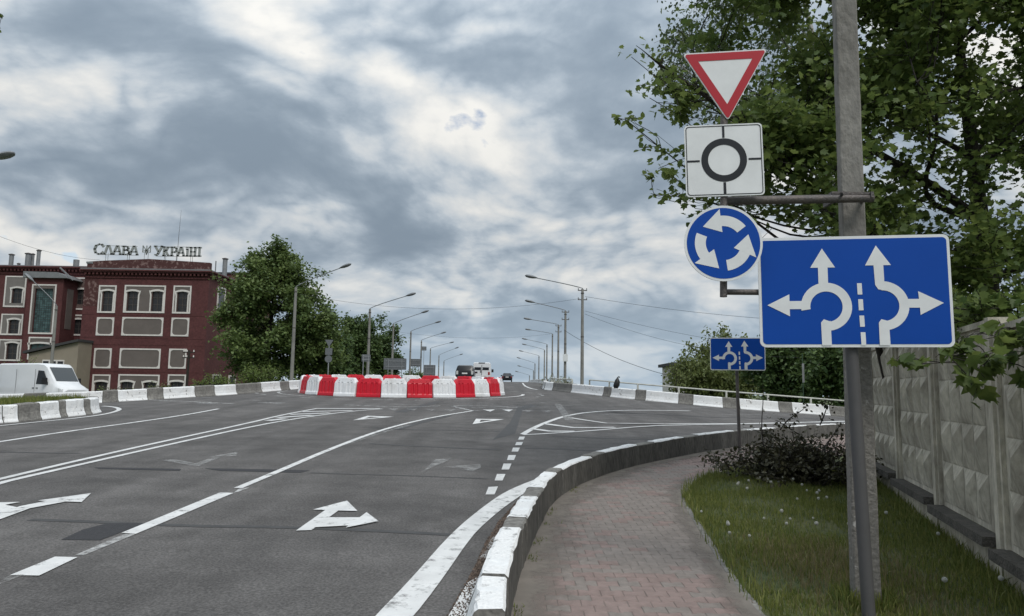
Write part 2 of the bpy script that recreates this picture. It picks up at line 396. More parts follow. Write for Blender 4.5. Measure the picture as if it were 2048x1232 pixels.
# verge
verge_outline = thin(SW, 8)+[Vector((45, 10, 0)), Vector((45, -4, 0))]
def zv(x, y):
    return zs(x, y)+0.01+0.02*math.sin(x*2.1+y*1.3)*math.sin(y*1.7-x)
verge = tag(cdt_sheet('grass_verge', verge_outline, zv, M_turf, 0.8), kind='structure')
# terrain
def terrain():
    xs = np.concatenate([[-6000,-2500,-1000,-500,-250,-150,-100,-75], np.arange(-60, 60.1, 1.5), [75,100,150,250,500,1000,2500,6000]])
    ys = np.concatenate([[-3000,-800,-300,-120,-60,-30], np.arange(-15, 180.1, 1.5), [190,205,225,260,320,420,600,1000,2500,8000]])
    X, Y = np.meshgrid(xs, ys); p = np.stack([X.ravel(), Y.ravel()], 1)
    out = np.array([(q.x, q.y) for q in thin(SW, 8)[::-1]+[Vector((1.66,-14,0)), Vector((-11.6,-14,0))]])
    plate = np.array([(v.x, v.y) for v in ([Vector((-11.4,-14,0))]+thin(KN,8)+thin(KL,8)+thin(KF,8)+[Vector((45,-14,0))])])
    ins = inside(p, plate); d = segdist(p, plate); d[ins] = 0
    zroad = np.array([zr(a, b) for a, b in p])
    zlow = np.where(p[:, 0] > 1, np.where(p[:, 1] > 28, -3.2, -0.5), 0.36)
    k = np.clip(d/np.where(p[:, 0] > 1, 7.0, 12.0), 0, 1); k = k*k*(3-2*k)
    z = (zroad-0.30)*(1-k)+zlow*k
    far = np.maximum(0, p[:, 1]-175); z = z-np.minimum(far*0.03, 4.0)*(~ins)
    z = np.where(ins & (p[:, 1] > 175), zroad.clip(-3.5)-0.3, z)
    n = len(xs); fs = [(j*n+i, j*n+i+1, (j+1)*n+i+1, (j+1)*n+i) for j in range(len(ys)-1) for i in range(n-1)]
    me = bpy.data.meshes.new('terrain'); me.from_pydata([(a, b, c) for (a, b), c in zip(p, z)], [], fs); me.materials.append(M_field)
    me.polygons.foreach_set('use_smooth', [True]*len(fs))
    global TZ
    def TZ(x, y):
        i = min(max(np.searchsorted(xs, x)-1, 0), len(xs)-2); j = min(max(np.searchsorted(ys, y)-1, 0), len(ys)-2)
        u = (x-xs[i])/(xs[i+1]-xs[i]); w = (y-ys[j])/(ys[j+1]-ys[j]); Z = z.reshape(len(ys), n)
        return float((Z[j, i]*(1-u)+Z[j, i+1]*u)*(1-w)+(Z[j+1, i]*(1-u)+Z[j+1, i+1]*u)*w)
    return tag(link('ground', me), kind='structure')
terrain()
_kn = [(p.x, p.y) for p in thin(KN, 6)]
def zi(x, y):
    d = float(segdist(np.array([[x, y]]), _kn, False)[0]); k = min(1, max(0, (d-1.6)/5)); k = k*k*(3-2*k)
    return (zr(x, y)+0.30)*(1-k)+0.0*k
island = tag(cdt_sheet('grass_island', thin(off(KN, 0.2), 6)+[Vector((-50, -4, 0))], zi, M_turf, 1.2), kind='structure')
# ------------------------------------------------------------------ kerbs
def kerb(name, line, prof_paint, prof_plain, blocks, base, label, jit=0.0, hz=None, chip=False):
    """line = road-side foot or top edge in plan; profile = (offset to the left of the line, z above road); blocks = list of (s0, s1, painted)"""
    root = bpy.data.objects.new(name, None); C.objects.link(root); tag(root, label, kind='structure')
    rnd = random.Random(3)
    for s0, s1, painted in blocks:
        i0, i1 = int(s0/0.1), min(len(line)-1, int(s1/0.1))
        if i1-i0 < 2: continue
        prof = prof_paint
        idx = list(range(i0, i1+1, max(1, (i1-i0)//6)))
        if idx[-1] != i1: idx.append(i1)
        mb = MB(); secs = []; o0 = line[(i0+i1)//2]; ob = Vector((o0.x, o0.y, base(o0.x, o0.y)))
        dz = rnd.uniform(-jit, jit); do = rnd.uniform(-jit, jit); tl = rnd.uniform(-jit, jit)*0.4
        for k, i in enumerate(idx):
            p = line[i].copy()
            t = (line[min(i+1, len(line)-1)]-line[max(i-1, 0)]).normalized(); nrm = Vector((-t.y, t.x, 0))
            if k == 0: p = p+t*0.008
            if k == len(idx)-1: p = p-t*0.008
            zb = base(p.x, p.y); hs = hz(p) if hz else 1.0
            sec = []
            for a, b in prof:
                wob = (rnd.uniform(-1, 1)*0.006 if b > 0.03 else 0)
                sec.append(Vector((p.x+nrm.x*(a+do+wob), p.y+nrm.y*(a+do+wob), zb+b*hs+(dz+tl*(k/len(idx)-.5)+wob*0.7 if b > 0.05 else 0)))-ob)
            secs.append(sec)
        mb.loft(secs, smooth=False)
        npf = len(prof)
        # paint the top and the road face only
        nq = (len(secs)-1)*npf
        for q in range(nq):
            e = q % npf
            mb.m[q] = 0 if not (painted and e in kerb.paint_edges) else (2 if (chip and rnd.random() < chip) else 1)
            if e in kerb.dark_edges: mb.m[q] = 3  # faces turned away from the road get the darker concrete
        if painted: mb.m[nq] = mb.m[nq+1] = 0
        mb.build('kerb_block', [M_conc, M_wpaint, M_wpaint_w, M_conc_d], root, ob)
    return root
def alt_blocks(total, w, g, start=0.0, first=True):
    s = start; out = []; pnt = first
    while s < total:
        e = s+(w if pnt else g); out.append((s, min(e, total), pnt)); s = e; pnt = not pnt
    return out
def arc(line, p):
    return min(range(len(line)), key=lambda i: (line[i].x-p.x)**2+(line[i].y-p.y)**2)*0.1
# near kerb on the pavement side: top 0.2 above road, 0.32 above pavement
kr_marks = [arc(KR, G(*p, h=.2)) for p in ((1016,1150),(1041,1058),(1047,1033),(1074,992),(1083,973),(1109,943),(1124,936),(1182,911),(1203,905),(1274,889),(1299,883),(1371,874),(1402,870),(1467,862))]
blk = []; s = kr_marks[0]
a = kr_marks[0]-0.55
blk.append((a, kr_marks[0], True))
pt = True
for a, b in zip(kr_marks, kr_marks[1:]): blk.append((a, b, pt)); pt = not pt
s = kr_marks[-1]; pt = False
while s < len(KR)*0.1-1: e = s+(1.7 if pt else 0.75); blk.append((s, e, pt)); s = e; pt = not pt
# line = outer (pavement-side) top edge; road lies to the left (+)
kerb.paint_edges = {1, 2, 3, 4}; kerb.dark_edges = {0, 7}
kerb_near = kerb('pavement_kerb', KR, [(-.012, -.30), (0, .185), (.015, .20), (.15, .20), (.172, .185), (.225, .05), (.25, -.02), (.25, -.30)],
     None, blk, zr, 'concrete kerb with white painted tops along the brick pavement', jit=0.008, chip=0.7)
# curved-face kerbs of the roundabout: line = road-side foot
prof_j = [(0, -.3), (0, .02), (-.045, .10), (-.075, .22), (-.09, .42), (-.12, .45), (-.30, .45), (-.30, -.6)]
def kerb_face(name, line, sgn, blocks, label, h=1.0, jit=0.012):
    kerb.paint_edges = {0, 1, 2, 3, 4, 5}; kerb.dark_edges = {6}
    pr = [(a*sgn, b*h if b > 0 else b) for a, b in prof_j]
    return kerb(name, line, pr, None, blocks, zr, label, jit=jit, chip=0.3)
kf_marks = [arc(KF, G(*p)) for p in ((1083,779),(1104,781),(1140,785),(1202,792),(1213,793.5),(1266,799),(1292,801.5),(1354,807),(1382,810),(1450,816),(1483,818.5),(1559,824),(1595,827),(1661,831))]
bl = []; s = kf_marks[0]; pt = False
while s > 1.2: e = s-(1.6 if pt else 0.7); bl.append((max(0, e), s, pt)); s = e; pt = not pt
pt = True
flags = [True, False, True, False, True, False, True, False, True, False, True, False, True]
for (a, b), f in zip(zip(kf_marks, kf_marks[1:]), flags): bl.append((a, b, f))
s = kf_marks[-1]; pt = False
while s < len(KF)*0.1-1: e = s+(2.0 if pt else 1.0); bl.append((s, e, pt)); s = e; pt = not pt
kerb_face('junction_kerb', KF, -1, bl, 'black and white concrete kerb below the bridge railing', 0.95)
kl_marks = [arc(KL, G(*p)) for p in ((206,806),(235,803.5),(296,800),(327,798),(392,794),(422,791.5),(481,788.5),(509,784.5),(562,781),(584,779.5))]
bl = []; s = kl_marks[0]; pt = True
while s > 1.2: e = s-(1.7 if pt else 0.8); bl.append((max(0, e), s, pt)); s = e; pt = not pt
pt = False
for a, b in zip(kl_marks, kl_marks[1:]): bl.append((a, b, pt)); pt = not pt
s = kl_marks[-1]; pt = True
while s < len(KL)*0.1-1: e = s+(1.9 if pt else 0.9); bl.append((s, e, pt)); s = e; pt = not pt
kerb_face('roundabout_kerb', KL, -1, bl, 'white and grey concrete kerb in front of the red brick building', 0.88)
kn_marks = [arc(KN, G(*p)) for p in ((0,846),(43,844),(70,839.5),(123,835),(141,833.6),(175,830))]
bl = []; s = kn_marks[0]; pt = True
while s > 1: e = s-(1.2 if pt else 0.55); bl.append((max(0, e), s, pt)); s = e; pt = not pt
pt = True
for a, b in zip(kn_marks, kn_marks[1:]): bl.append((a, b, pt)); pt = not pt
s = kn_marks[-1]; pt = False
while s < len(KN)*0.1-1: e = s+(0.75 if pt else 0.3); bl.append((s, e, pt)); s = e; pt = not pt
kerb_face('island_kerb', KN, -1, bl, 'black and white curved kerb of the grass island by the van', 0.86)
# ------------------------------------------------------------------ road markings (sheets laid on the road)
LIFT = 0.007
def strip(name, left, right, m, lift=LIFT, step=0.5):
    """two plan polylines of world points"""
    n = max(2, int(max(sum((b-a).length for a, b in zip(q, q[1:])) for q in (left, right))/step)+1)
    def rs(q):
        q = [Vector((p[0], p[1], 0)) for p in q]; L = [0]
        for a, b in zip(q, q[1:]): L.append(L[-1]+(b-a).length)
        out = []
        for i in range(n):
            s = L[-1]*i/(n-1); k = 0
            while k < len(L)-2 and L[k+1] < s: k += 1
            out.append(q[k].lerp(q[k+1], (s-L[k])/max(1e-9, L[k+1]-L[k])))
        return out
    l, r = rs(left), rs(right); mb = MB()
    vs = [(p.x, p.y, zr(p.x, p.y)+lift) for ab in zip(l, r) for p in ab]
    mb.add(vs, [(2*i, 2*i+1, 2*i+3, 2*i+2) for i in range(n-1)], 0)
    return mb.build(name, m, road)
def pline(name, pix, w, m, lift=LIFT, step=0.5, sm=1, wpix=None):
    c = [G(*p) for p in pix]; c = [Vector((p.x, p.y, 0)) for p in c]
    if sm and len(c) > 2: c = smooth(c, sm)
    return strip(name, off(c, w/2), off(c, -w/2), m, lift, step)
def poly(name, pix, m, lift=LIFT):
    pts = [G(*p) for p in pix]; pts = [Vector((p.x, p.y, 0)) for p in pts]
    return cdt_sheet(name, pts, lambda x, y: zr(x, y)+lift, m, 0.8, road)
# lane divider dashes and line
poly('lane_dash', [(20,1152),(78,1153),(155,1116),(110,1115)], M_paint_w1)
poly('lane_dash', [(243,1067),(272,1069),(467,987),(440,986)], M_paint_w1)
poly('worn_line', [(-20,1178),(0,1170),(50,1150),(20,1152)], M_paint_w3)
poly('worn_line', [(150,1112),(168,1112),(272,1069),(248,1069)], M_paint_w2)
poly('worn_line', [(467,987),(478,984),(500,976),(480,977)], M_paint_w2)
pline('lane_line', [(476,977),(560,942),(650,903),(740,868),(800,850),(870,834),(945,822)], 0.10, M_paint_w1)
pline('worn_line', [(690,890),(760,866),(820,850)], 0.09, M_paint_w3, lift=0.005)
# double line and hatched nose
pline('centre_line', [(-40,968),(0,959),(120,930),(300,889),(500,846),(560,831),(635,817)], 0.10, M_paint)
pline('centre_line', [(-40,979),(0,966),(120,939),(300,898),(500,854),(600,836),(700,823),(765,818)], 0.10, M_paint)
for a, b in (((535,842),(570,838)),((555,836),(625,831)),((580,829.5),(660,826.5)),((605,824),(705,821.5)),((632,817.5),(760,817.8))):
    pline('hatch_bar', [a, b], 0.22, M_paint, lift=0.010)
# left edge lines
pline('lane_line', [(-20,887),(0,884),(130,864),(300,841),(390,827),(437,818)], 0.10, M_paint_w1)
pline('edge_line', [(-20,854),(0,852),(90,843),(170,835),(215,828),(236,822),(240,818),(228,814),(205,812.5)], 0.12, M_paint, sm=2)
# right edge line along the kerb (wide at the camera)
l = [G(*p) for p in ((700,1290),(752,1232),(820,1162),(893,1078),(940,1035),(1000,990),(1040,971),(1075,958))]
r = [G(*p) for p in ((775,1290),(830,1232),(883,1162),(940,1078),(972,1045),(1015,1010),(1045,990),(1077,966))]
strip('edge_line', smooth([Vector((p.x, p.y, 0)) for p in l], 1), smooth([Vector((p.x, p.y, 0)) for p in r], 1), M_paint_w1, step=0.3)
# short dashes to the island nose
for q in ([(971,990),(989,990),(996,974),(977,975)], [(989,962),(1005,962),(1011,949),(994,949)], [(1003,940),(1018,940),(1023,928),(1007,928)],
          [(1014,921),(1028,921),(1032,911),(1017,911)], [(1023,904),(1036,904),(1040,896),(1026,896)], [(1030,891),(1043,891),(1046,885),(1033,885)], [(1036,880),(1047,880),(1050,874),(1039,874)]):
    poly('short_dash', q, M_paint)
# painted island
pline('island_line', [(1046,869),(1062,859),(1090,846),(1130,832),(1180,824),(1260,821),(1380,822)], 0.13, M_paint_w1)
pline('island_line', [(1046,870),(1090,868),(1180,862),(1260,855),(1400,850),(1560,847),(1700,842)], 0.11, M_paint)
pline('island_line', [(1130,834),(1160,839),(1215,847),(1330,848.5),(1480,848),(1700,843.5)], 0.13, M_paint, sm=0)
pline('island_bar', [(1090,848),(1150,856),(1230,855)], 0.2, M_paint, sm=0)
pline('island_bar', [(1064,858),(1105,863.5),(1150,863)], 0.2, M_paint, sm=0)
pline('worn_line', [(1115,808),(1125,822),(1140,842)], 0.22, M_paint_w3)
# arrows on the lanes
def arrow(pix_polys, m):
    for i, q in enumerate(pix_polys): poly('lane_arrow', q, m, lift=0.009+0.0015*i)
arrow([[(592,1063),(623,1062),(686,1016),(661,1014)], [(626,1021),(677,1023),(715,1024),(694,1003)], [(628,1057),(705,1053),(728,1037),(652,1037)], [(691,1058),(757,1045),(733,1027)]], M_paint_w1)
arrow([[(-30,1044),(-2,1041),(60,1018),(130,1005),(105,1001),(40,1014),(0,1028)], [(75,1003),(163,1006),(182,988)], [(-40,1008),(0,1007),(40,1006),(10,1012),(50,1020),(20,1027),(-40,1030)]], M_paint_w1)
arrow([[(378,932),(398,933),(440,916),(425,916)], [(412,916),(472,913),(475,905)], [(325,922),(378,932),(396,929),(350,920)]], M_paint_w3)
arrow([[(840,948),(850,940),(870,920),(905,917),(890,925),(868,934)], [(885,935),(960,930),(962,937),(945,944),(915,938)]], M_paint_w3)
# give-way triangles on the lanes
def tri(outer, k=0.42):
    pts = [G(*p) for p in outer]; pts = [Vector((p.x, p.y, 0)) for p in pts]; c = sum(pts, Vector())/3
    inn = [c+(p-c)*k for p in pts]; mb = MB()
    vs = [(p.x, p.y, zr(p.x, p.y)+LIFT) for p in pts+inn]
    mb.add(vs, [(0, 1, 4, 3), (1, 2, 5, 4), (2, 0, 3, 5)]); mb.build('give_way_triangle', M_paint_w1, road)
tri([(706,841),(735,832),(788,834)]); tri([(945,849),(952,838),(1008,839)])
# give-way dashes and rings around the roundabout
for x0, x1, y in ((775,797,819),(812,835,819.5),(852,870,820),(888,912,820.5),(965,990,821),(1004,1026,821),(1042,1066,822),(1080,1104,823)):
    q = [G(x0, y-1.5), G(x1, y-1.5), G((x0+x1)/2+3, y+2.5)]
    mb = MB(); mb.add([(p.x, p.y, zr(p.x, p.y)+LIFT) for p in q], [(0, 1, 2)]); mb.build('give_way_tooth', M_paint_w1 if x0 in (965, 1004) else M_paint_w3, road)
RC = Vector((-4.70, 32.7, 0)); RR = 4.22
def ring_arc(rad, a0, a1, w, m, name='ring_line'):
    n = 24; f = lambda r: [Vector((RC.x+r*math.sin(R(a0+(a1-a0)*i/n)), RC.y-r*math.cos(R(a0+(a1-a0)*i/n)), 0)) for i in range(n+1)]
    strip(name, f(rad-w/2), f(rad+w/2), m, step=0.3)
for a in range(-170, 180, 14): ring_arc(6.1, a, a+7, 0.12, M_paint_w2, 'ring_dash')
ring_arc(5.25, -95, -30, 0.12, M_paint_w2); ring_arc(5.25, 15, 95, 0.14, M_paint_w1)
for a in range(-85, 90, 18): ring_arc(8.6, a, a+6, 0.12, M_paint_w3, 'ring_dash')
ring_arc(10.3, -60, -22, 0.12, M_paint_w2); ring_arc(10.2, 20, 44, 0.12, M_paint_w3)
# small arrows and chevrons near the ring, pale and worn
poly('lane_arrow', [(388,805),(396,808),(440,809),(420,804)], M_paint_w3); poly('lane_arrow', [(515,806),(560,808),(575,806),(530,804)], M_paint_w3)
pline('island_line', [(690,810),(740,812),(810,815),(880,812)], 0.12, M_paint_w2); pline('island_line', [(945,822),(910,814),(900,812),(980,812),(1035,815)], 0.12, M_paint_w2, sm=0)
pline('island_line', [(945,822),(1000,818),(1036,815)], 0.12, M_paint_w3, sm=0)
pline('edge_line', [(1045,766),(1049,772),(1060,777),(1075,779.5)], 0.14, M_paint)
for x0, x1, y in ((1120,1165,799),(1270,1305,803),(1330,1420,815),(1240,1300,809),(1440,1580,829),(1480,1560,822),(1200,1250,829)):
    pline('worn_line', [(x0, y), ((x0+x1)/2, y+0.6), (x1, y+1)], 0.13, M_paint_w3)
# patches and transverse tar seams
poly('asphalt_patch', [(122,1080),(200,1081),(290,1047),(215,1047),(165,1060)], M_patch, lift=0.0035)
poly('asphalt_patch', [(188,935),(198,938),(360,942),(362,938)], M_patch, lift=0.0035)
poly('asphalt_patch', [(408,937),(440,942),(600,946),(620,941),(540,939)], M_patch, lift=0.0035)
def wig(pix, w): pline('tar_seam', [(x, y+random.uniform(-1.2, 1.2)) for x, y in pix], w, M_tar, lift=0.003, sm=1)
wig([(60,1040),(200,1045),(360,1052),(560,1055),(760,1062),(900,1070)], 0.09)
wig([(0,905),(80,906),(160,908)], 0.08); wig([(620,946),(700,950),(780,951),(900,955),(975,957)], 0.05)
wig([(740,888),(800,892),(900,895),(1000,899)], 0.10); wig([(1050,896),(1130,899),(1200,901)], 0.10)
wig([(740,857),(820,859),(920,861),(1000,864)], 0.10); wig([(1100,873),(1200,877),(1300,879)], 0.10)
wig([(1150,823),(1300,828),(1450,836),(1650,838)], 0.16); wig([(1130,846),(1200,850),(1400,851)], 0.10)
wig([(900,832),(850,842),(790,860)], 0.2); wig([(880,803),(830,815),(800,825)], 0.3)
poly('asphalt_patch', [(985,880),(1030,868),(1045,820),(1075,812),(1060,808),(1035,815),(1020,845)], M_tar, lift=0.0025)
# gutter dirt beside the near kerb
def gutter():
    lft = [G(*p) for p in ((865,1290),(905,1225),(945,1150),(975,1085),(1000,1045),(1035,1005))]
    rgt = [Vector((-0.33, p.y, 0)) for p in lft]
    ko = off(KR, 0.235); rgt = [Vector((ko[arc_i(p)].x, ko[arc_i(p)].y, 0)) for p in lft]
    o = strip('gutter_dirt', lft, rgt, mat('gutter dirt', (0.062, 0.047, 0.040), 0.95, var=0.35, scale=12, col2=(0.125, 0.10, 0.085), bump=0.8, bscale=60), lift=0.012, step=0.3)
    # grit lying in the gutter
    rnd = random.Random(5); mb = MB()
    for i in range(2600):
        k = rnd.random()*(len(lft)-1); j = int(k); a = lft[j].lerp(lft[j+1], k-j); b = rgt[j].lerp(rgt[j+1], k-j)
        p = a.lerp(b, rnd.uniform(-.15, 1)); s = rnd.uniform(.004, .015); z = zr(p.x, p.y)+.010
        q = [Vector((p.x+s*rnd.uniform(.6, 1.2)*math.cos(t), p.y+s*math.sin(t)*rnd.uniform(.6, 1.2), z+rnd.uniform(0, .3)*s)) for t in (0, 2.1, 4.2)]
        mb.add(q+[Vector((p.x, p.y, z+s))], [(0, 1, 3), (1, 2, 3), (2, 0, 3)])
    tag(mb.build('gutter_grit', mat('grit', (0.10, 0.075, 0.06), 0.95, island=0.6), road, fix=False), kind='stuff')
def arc_i(p): return min(range(len(KR)), key=lambda i: (KR[i].y-p.y)**2+0.2*(KR[i].x-p.x)**2)
gutter()
# white paint that ran from the kerb onto the gutter
poly('paint_splash', [(958,1122),(985,1117),(1004,1085),(1006,1066),(985,1078)], M_paint_w2, lift=0.016)
poly('paint_splash', [(895,1240),(965,1240),(975,1190),(970,1150),(935,1170)], M_paint_w1, lift=0.016)
# ------------------------------------------------------------------ pavers
def pavers():
    a, b = 0.16, 0.130                      # bone-shaped block laid in straight rows
    g = 0.003; c = 0.018
    # outline of one bone block, waist in the middle of the short sides
    W, H = a/2-g/2, b/2-g/2
    o = [(-W-c, -H), (-W*0.5, -H), (-W*0.28, -H+c), (W*0.28, -H+c), (W*0.5, -H), (W-c, -H), (W-c, H), (W*0.5, H), (W*0.28, H+c), (-W*0.28, H+c), (-W*0.5, H), (-W-c, H)]
    o = [(-W, -H), (-W*.45, -H), (-W*.2, -H+c), (W*.2, -H+c), (W*.45, -H), (W, -H), (W, H), (W*.45, H), (W*.2, H-c), (-W*.2, H-c), (-W*.45, H), (-W, H)]
    def prof():
        mb = MB(); n = len(o); sc = lambda k: [(x*(1-k/W), y*(1-k/H)) for x, y in o]
        lo = [(x, y, -0.020) for x, y in o]; mid = [(x, y, -0.004) for x, y in o]; top = [(x, y, 0.0) for x, y in sc(0.004)]
        mb.add(lo+mid+top, [(i, (i+1) % n, n+(i+1) % n, n+i) for i in range(n)]+[(n+i, n+(i+1) % n, 2*n+(i+1) % n, 2*n+i) for i in range(n)]+[tuple(range(2*n, 3*n))])
        return mb
    M1 = mat('grey brown paver', (0.205, 0.177, 0.158), 0.9, var=0.14, scale=2.2, col2=(0.235, 0.205, 0.185), rnd=0.06, bump=0.35, bscale=120)
    M2 = mat('reddish paver', (0.222, 0.165, 0.148), 0.9, var=0.14, scale=2.2, col2=(0.25, 0.19, 0.172), rnd=0.06, bump=0.35, bscale=120)
    M1i = mat('grey brown paver far', (0.205, 0.177, 0.158), 0.9, var=0.14, scale=2.2, col2=(0.235, 0.205, 0.185), island=0.06, bump=0.35, bscale=120)
    M2i = mat('reddish paver far', (0.222, 0.165, 0.148), 0.9, var=0.14, scale=2.2, col2=(0.25, 0.19, 0.172), island=0.06, bump=0.35, bscale=120)
    me1 = prof().mesh('paver', M1); me2 = prof().mesh('paver', M2)
    outl = np.array([(p.x, p.y) for p in thin(off(SW, 0.03), 4)+thin(off(KR, 0.05)[::-1], 4)])
    rnd = random.Random(11); cells = []
    cut = b-c
    for j in range(int(20/0.112)):
        y = 2.2+j*0.112
        for i in range(90):
            x = -0.3+i*a+(a/2 if j % 2 else 0); cells.append((x, y))
    p = np.array(cells); ins = inside(p, outl); p = p[ins]
    p = p[np.argsort(np.hypot(p[:, 0], p[:, 1]))]
    def red(x, y):
        t = math.sin(x*1.1+y*0.35)+0.8*math.sin(y*0.9-x*0.7)
        pr = 0.75 if y < 5.9 else 0.30
        if y > 12: pr = 0.75
        return rnd.random() < pr+0.12*t
    vis = [q for q in p if q[1] > 3.6]
    near = vis[:300]; rest = vis[300:]
    tilt = math.atan(.043)
    for x, y in near:
        ob = link('paver', me2 if red(x, y) else me1, sidewalk, (x, y, zs(x, y)+rnd.uniform(-.0018, .0018)))
        ob.rotation_euler = (tilt+rnd.uniform(-.006, .006), rnd.uniform(-.006, .006), rnd.uniform(-.012, .012))
    mb = MB(); src = prof()
    for x, y in rest:
        dz = zs(x, y)+rnd.uniform(-.0018, .0018); mi = 1 if red(x, y) else 0
        mb.add([(vx+x, vy+y, vz+dz+vy*.043) for vx, vy, vz in src.v], src.f, mi)
    for x, y in [q for q in p if q[1] <= 3.6]:
        dz = zs(x, y); mb.add([(vx+x, vy+y, vz+dz+vy*.043) for vx, vy, vz in src.v], src.f, 0)
    tag(mb.build('paver_field', [M1i, M2i], sidewalk, fix=False), kind='stuff')
pavers()
# dust washed along the kerb foot and edging stones
def edging():
    root = bpy.data.objects.new('pavement_edging', None); C.objects.link(root)
    tag(root, 'thin grey concrete edging between pavement and grass', kind='structure')
    rnd = random.Random(2); i = 20
    while i < len(SW)-12 and SW[i].y < 19:
        L = 10; seg = SW[i:i+L]; q0 = seg[0]; secs = []; dz = rnd.uniform(-.012, .008)
        for p in off(SW[i:i+L+1], 0)[::5]+[SW[i+L]]:
            t = (SW[i+L]-SW[i]).normalized(); n = Vector((-t.y, t.x, 0))
            z = zs(p.x, p.y)+dz
            secs.append([Vector((p.x+n.x*a, p.y+n.y*a, z+b))-Vector((q0.x, q0.y, zs(q0.x, q0.y))) for a, b in ((-.03, -.06), (-.03, .006), (.025, .008), (.025, -.06))])
        MB().loft(secs, smooth=False).build('edging_stone', M_conc, root, (q0.x, q0.y, zs(q0.x, q0.y))); i += L
edging()
def dust():
    m = mat('sand dust', (0.20, 0.178, 0.155), 0.95, var=0.15, scale=5); nt = m.node_tree; N = nt.nodes; L = nt.links; b = N['Principled BSDF']
    geo = N.new('ShaderNodeNewGeometry'); n = N.new('ShaderNodeTexNoise'); L.new(geo.outputs['Position'], n.inputs['Vector']); n.inputs['Scale'].default_value = 3.0; n.inputs['Detail'].default_value = 10; n.inputs['Roughness'].default_value = .75
    at = N.new('ShaderNodeAttribute'); at.attribute_name = 'cover'
    s = N.new('ShaderNodeMath'); s.operation = 'ADD'; L.new(n.outputs[0], s.inputs[0]); L.new(at.outputs['Fac'], s.inputs[1])
    r = N.new('ShaderNodeMapRange'); L.new(s.outputs[0], r.inputs[0]); r.inputs[1].default_value = .62; r.inputs[2].default_value = 1.05; r.inputs[4].default_value = .9; L.new(r.outputs[0], b.inputs['Alpha'])
    for line, o, cv in ((KR, (-.005, -.12, -.30, -.60), (.75, .5, .22, 0)), (SW, (.02, .10, .22, .42), (.6, .38, .12, 0))):
        ln = [p for p in line if 2 < p.y < 20 and p.x < 12]; rows = [off(ln, d) for d in o]; mb = MB(); k = len(ln)
        mb.add([(p.x, p.y, zs(p.x, p.y)+.0045) for r_ in rows for p in r_], [(j*k+i, j*k+i+1, (j+1)*k+i+1, (j+1)*k+i) for j in range(3) for i in range(k-1)])
        ob = mb.build('sand_dust', m, sidewalk); a = ob.data.attributes.new('cover', 'FLOAT', 'POINT'); a.data.foreach_set('value', [c for c in cv for _ in range(k)])
dust()
# ================================================================== signs and posts on the right
M_sblue = mat('sign blue', (0.004, 0.062, 0.345), 0.42, var=0.05, scale=2, spec=0.2)
M_swhite = mat('sign white', (0.72, 0.735, 0.74), 0.4, var=0.07, scale=5, spec=0.4)
M_sred = mat('sign red', (0.42, 0.018, 0.030), 0.35, var=0.05, scale=3)
M_sblack = mat('sign black', (0.012, 0.014, 0.018), 0.4)
M_alu = mat('aluminium back', (0.42, 0.43, 0.44), 0.45, var=0.08, scale=8, metal=0.7)
M_pole = mat('pole concrete', (0.16, 0.15, 0.135), 0.9, var=0.16, scale=2.2, col2=(0.25, 0.24, 0.22), bump=0.8, bscale=28, stretch=(1, 1, 0.5))
M_polechip = mat('peeling whitewash on concrete', (0.175, 0.165, 0.15), 0.9, col2=(0.42, 0.41, 0.39), scale=9, thr=(0.60, 0.66), bump=0.8, bscale=28, var=0.2)
def rrect(w, h, r, n=6):
    pts = []
    for cx, cy, a0 in ((w/2-r, h/2-r, 0), (-w/2+r, h/2-r, 90), (-w/2+r, -h/2+r, 180), (w/2-r, -h/2+r, 270)):
        for i in range(n+1):
            t = R(a0+90*i/n); pts.append((cx+r*math.cos(t), cy+r*math.sin(t)))
    return pts
def rtri(side, r, n=6):
    """point-down rounded triangle, centred on its bounding box"""
    h = side*math.sqrt(3)/2; V = [Vector((-side/2, h/2)), Vector((0, -h/2)), Vector((side/2, h/2))]; pts = []
    c = Vector((0, h/2-side/(2*math.sqrt(3)))); 
    for k, v in enumerate(V):
        d = (c-v).normalized(); cc = v+d*(2*r)
        a0 = math.atan2(-d.y, -d.x)
        for i in range(n+1):
            t = a0-R(60)+R(120)*i/n; pts.append((cc.x+r*math.cos(t), cc.y+r*math.sin(t)))
    return pts
def circ(r, n=48, a0=0, a1=360): return [(r*math.cos(R(a0+(a1-a0)*i/n)), r*math.sin(R(a0+(a1-a0)*i/n))) for i in range(n if a1-a0 == 360 else n+1)]
FRONT = Matrix(((1, 0, 0), (0, 0, -1), (0, 1, 0))).to_4x4()       # local xy -> xz, extrusion towards -Y
def plate(name, poly, z0, z1, m, parent): return MB().prism(poly, z0, z1, FRONT).build(name, m, parent)
def ring(name, outer, inner, z, m, parent):
    n = len(outer); mb = MB()
    vs = [FRONT @ Vector((x, y, zz)) for zz in (z-.0012, z) for q in (outer, inner) for x, y in q]
    fs = []
    for i in range(n):
        j = (i+1) % n; fs += [(2*n+i, 2*n+j, 3*n+j, 3*n+i), (i, j, 2*n+j, 2*n+i), (n+i, n+j, 3*n+j, 3*n+i)]
    return mb.add(vs, fs).build(name, m, parent)
def arcband(cx, cy, r0, r1, a0, a1, n=20):
    o = [(cx+r1*math.cos(R(a0+(a1-a0)*i/n)), cy+r1*math.sin(R(a0+(a1-a0)*i/n))) for i in range(n+1)]
    q = [(cx+r0*math.cos(R(a0+(a1-a0)*i/n)), cy+r0*math.sin(R(a0+(a1-a0)*i/n))) for i in range(n+1)]
    return o, q
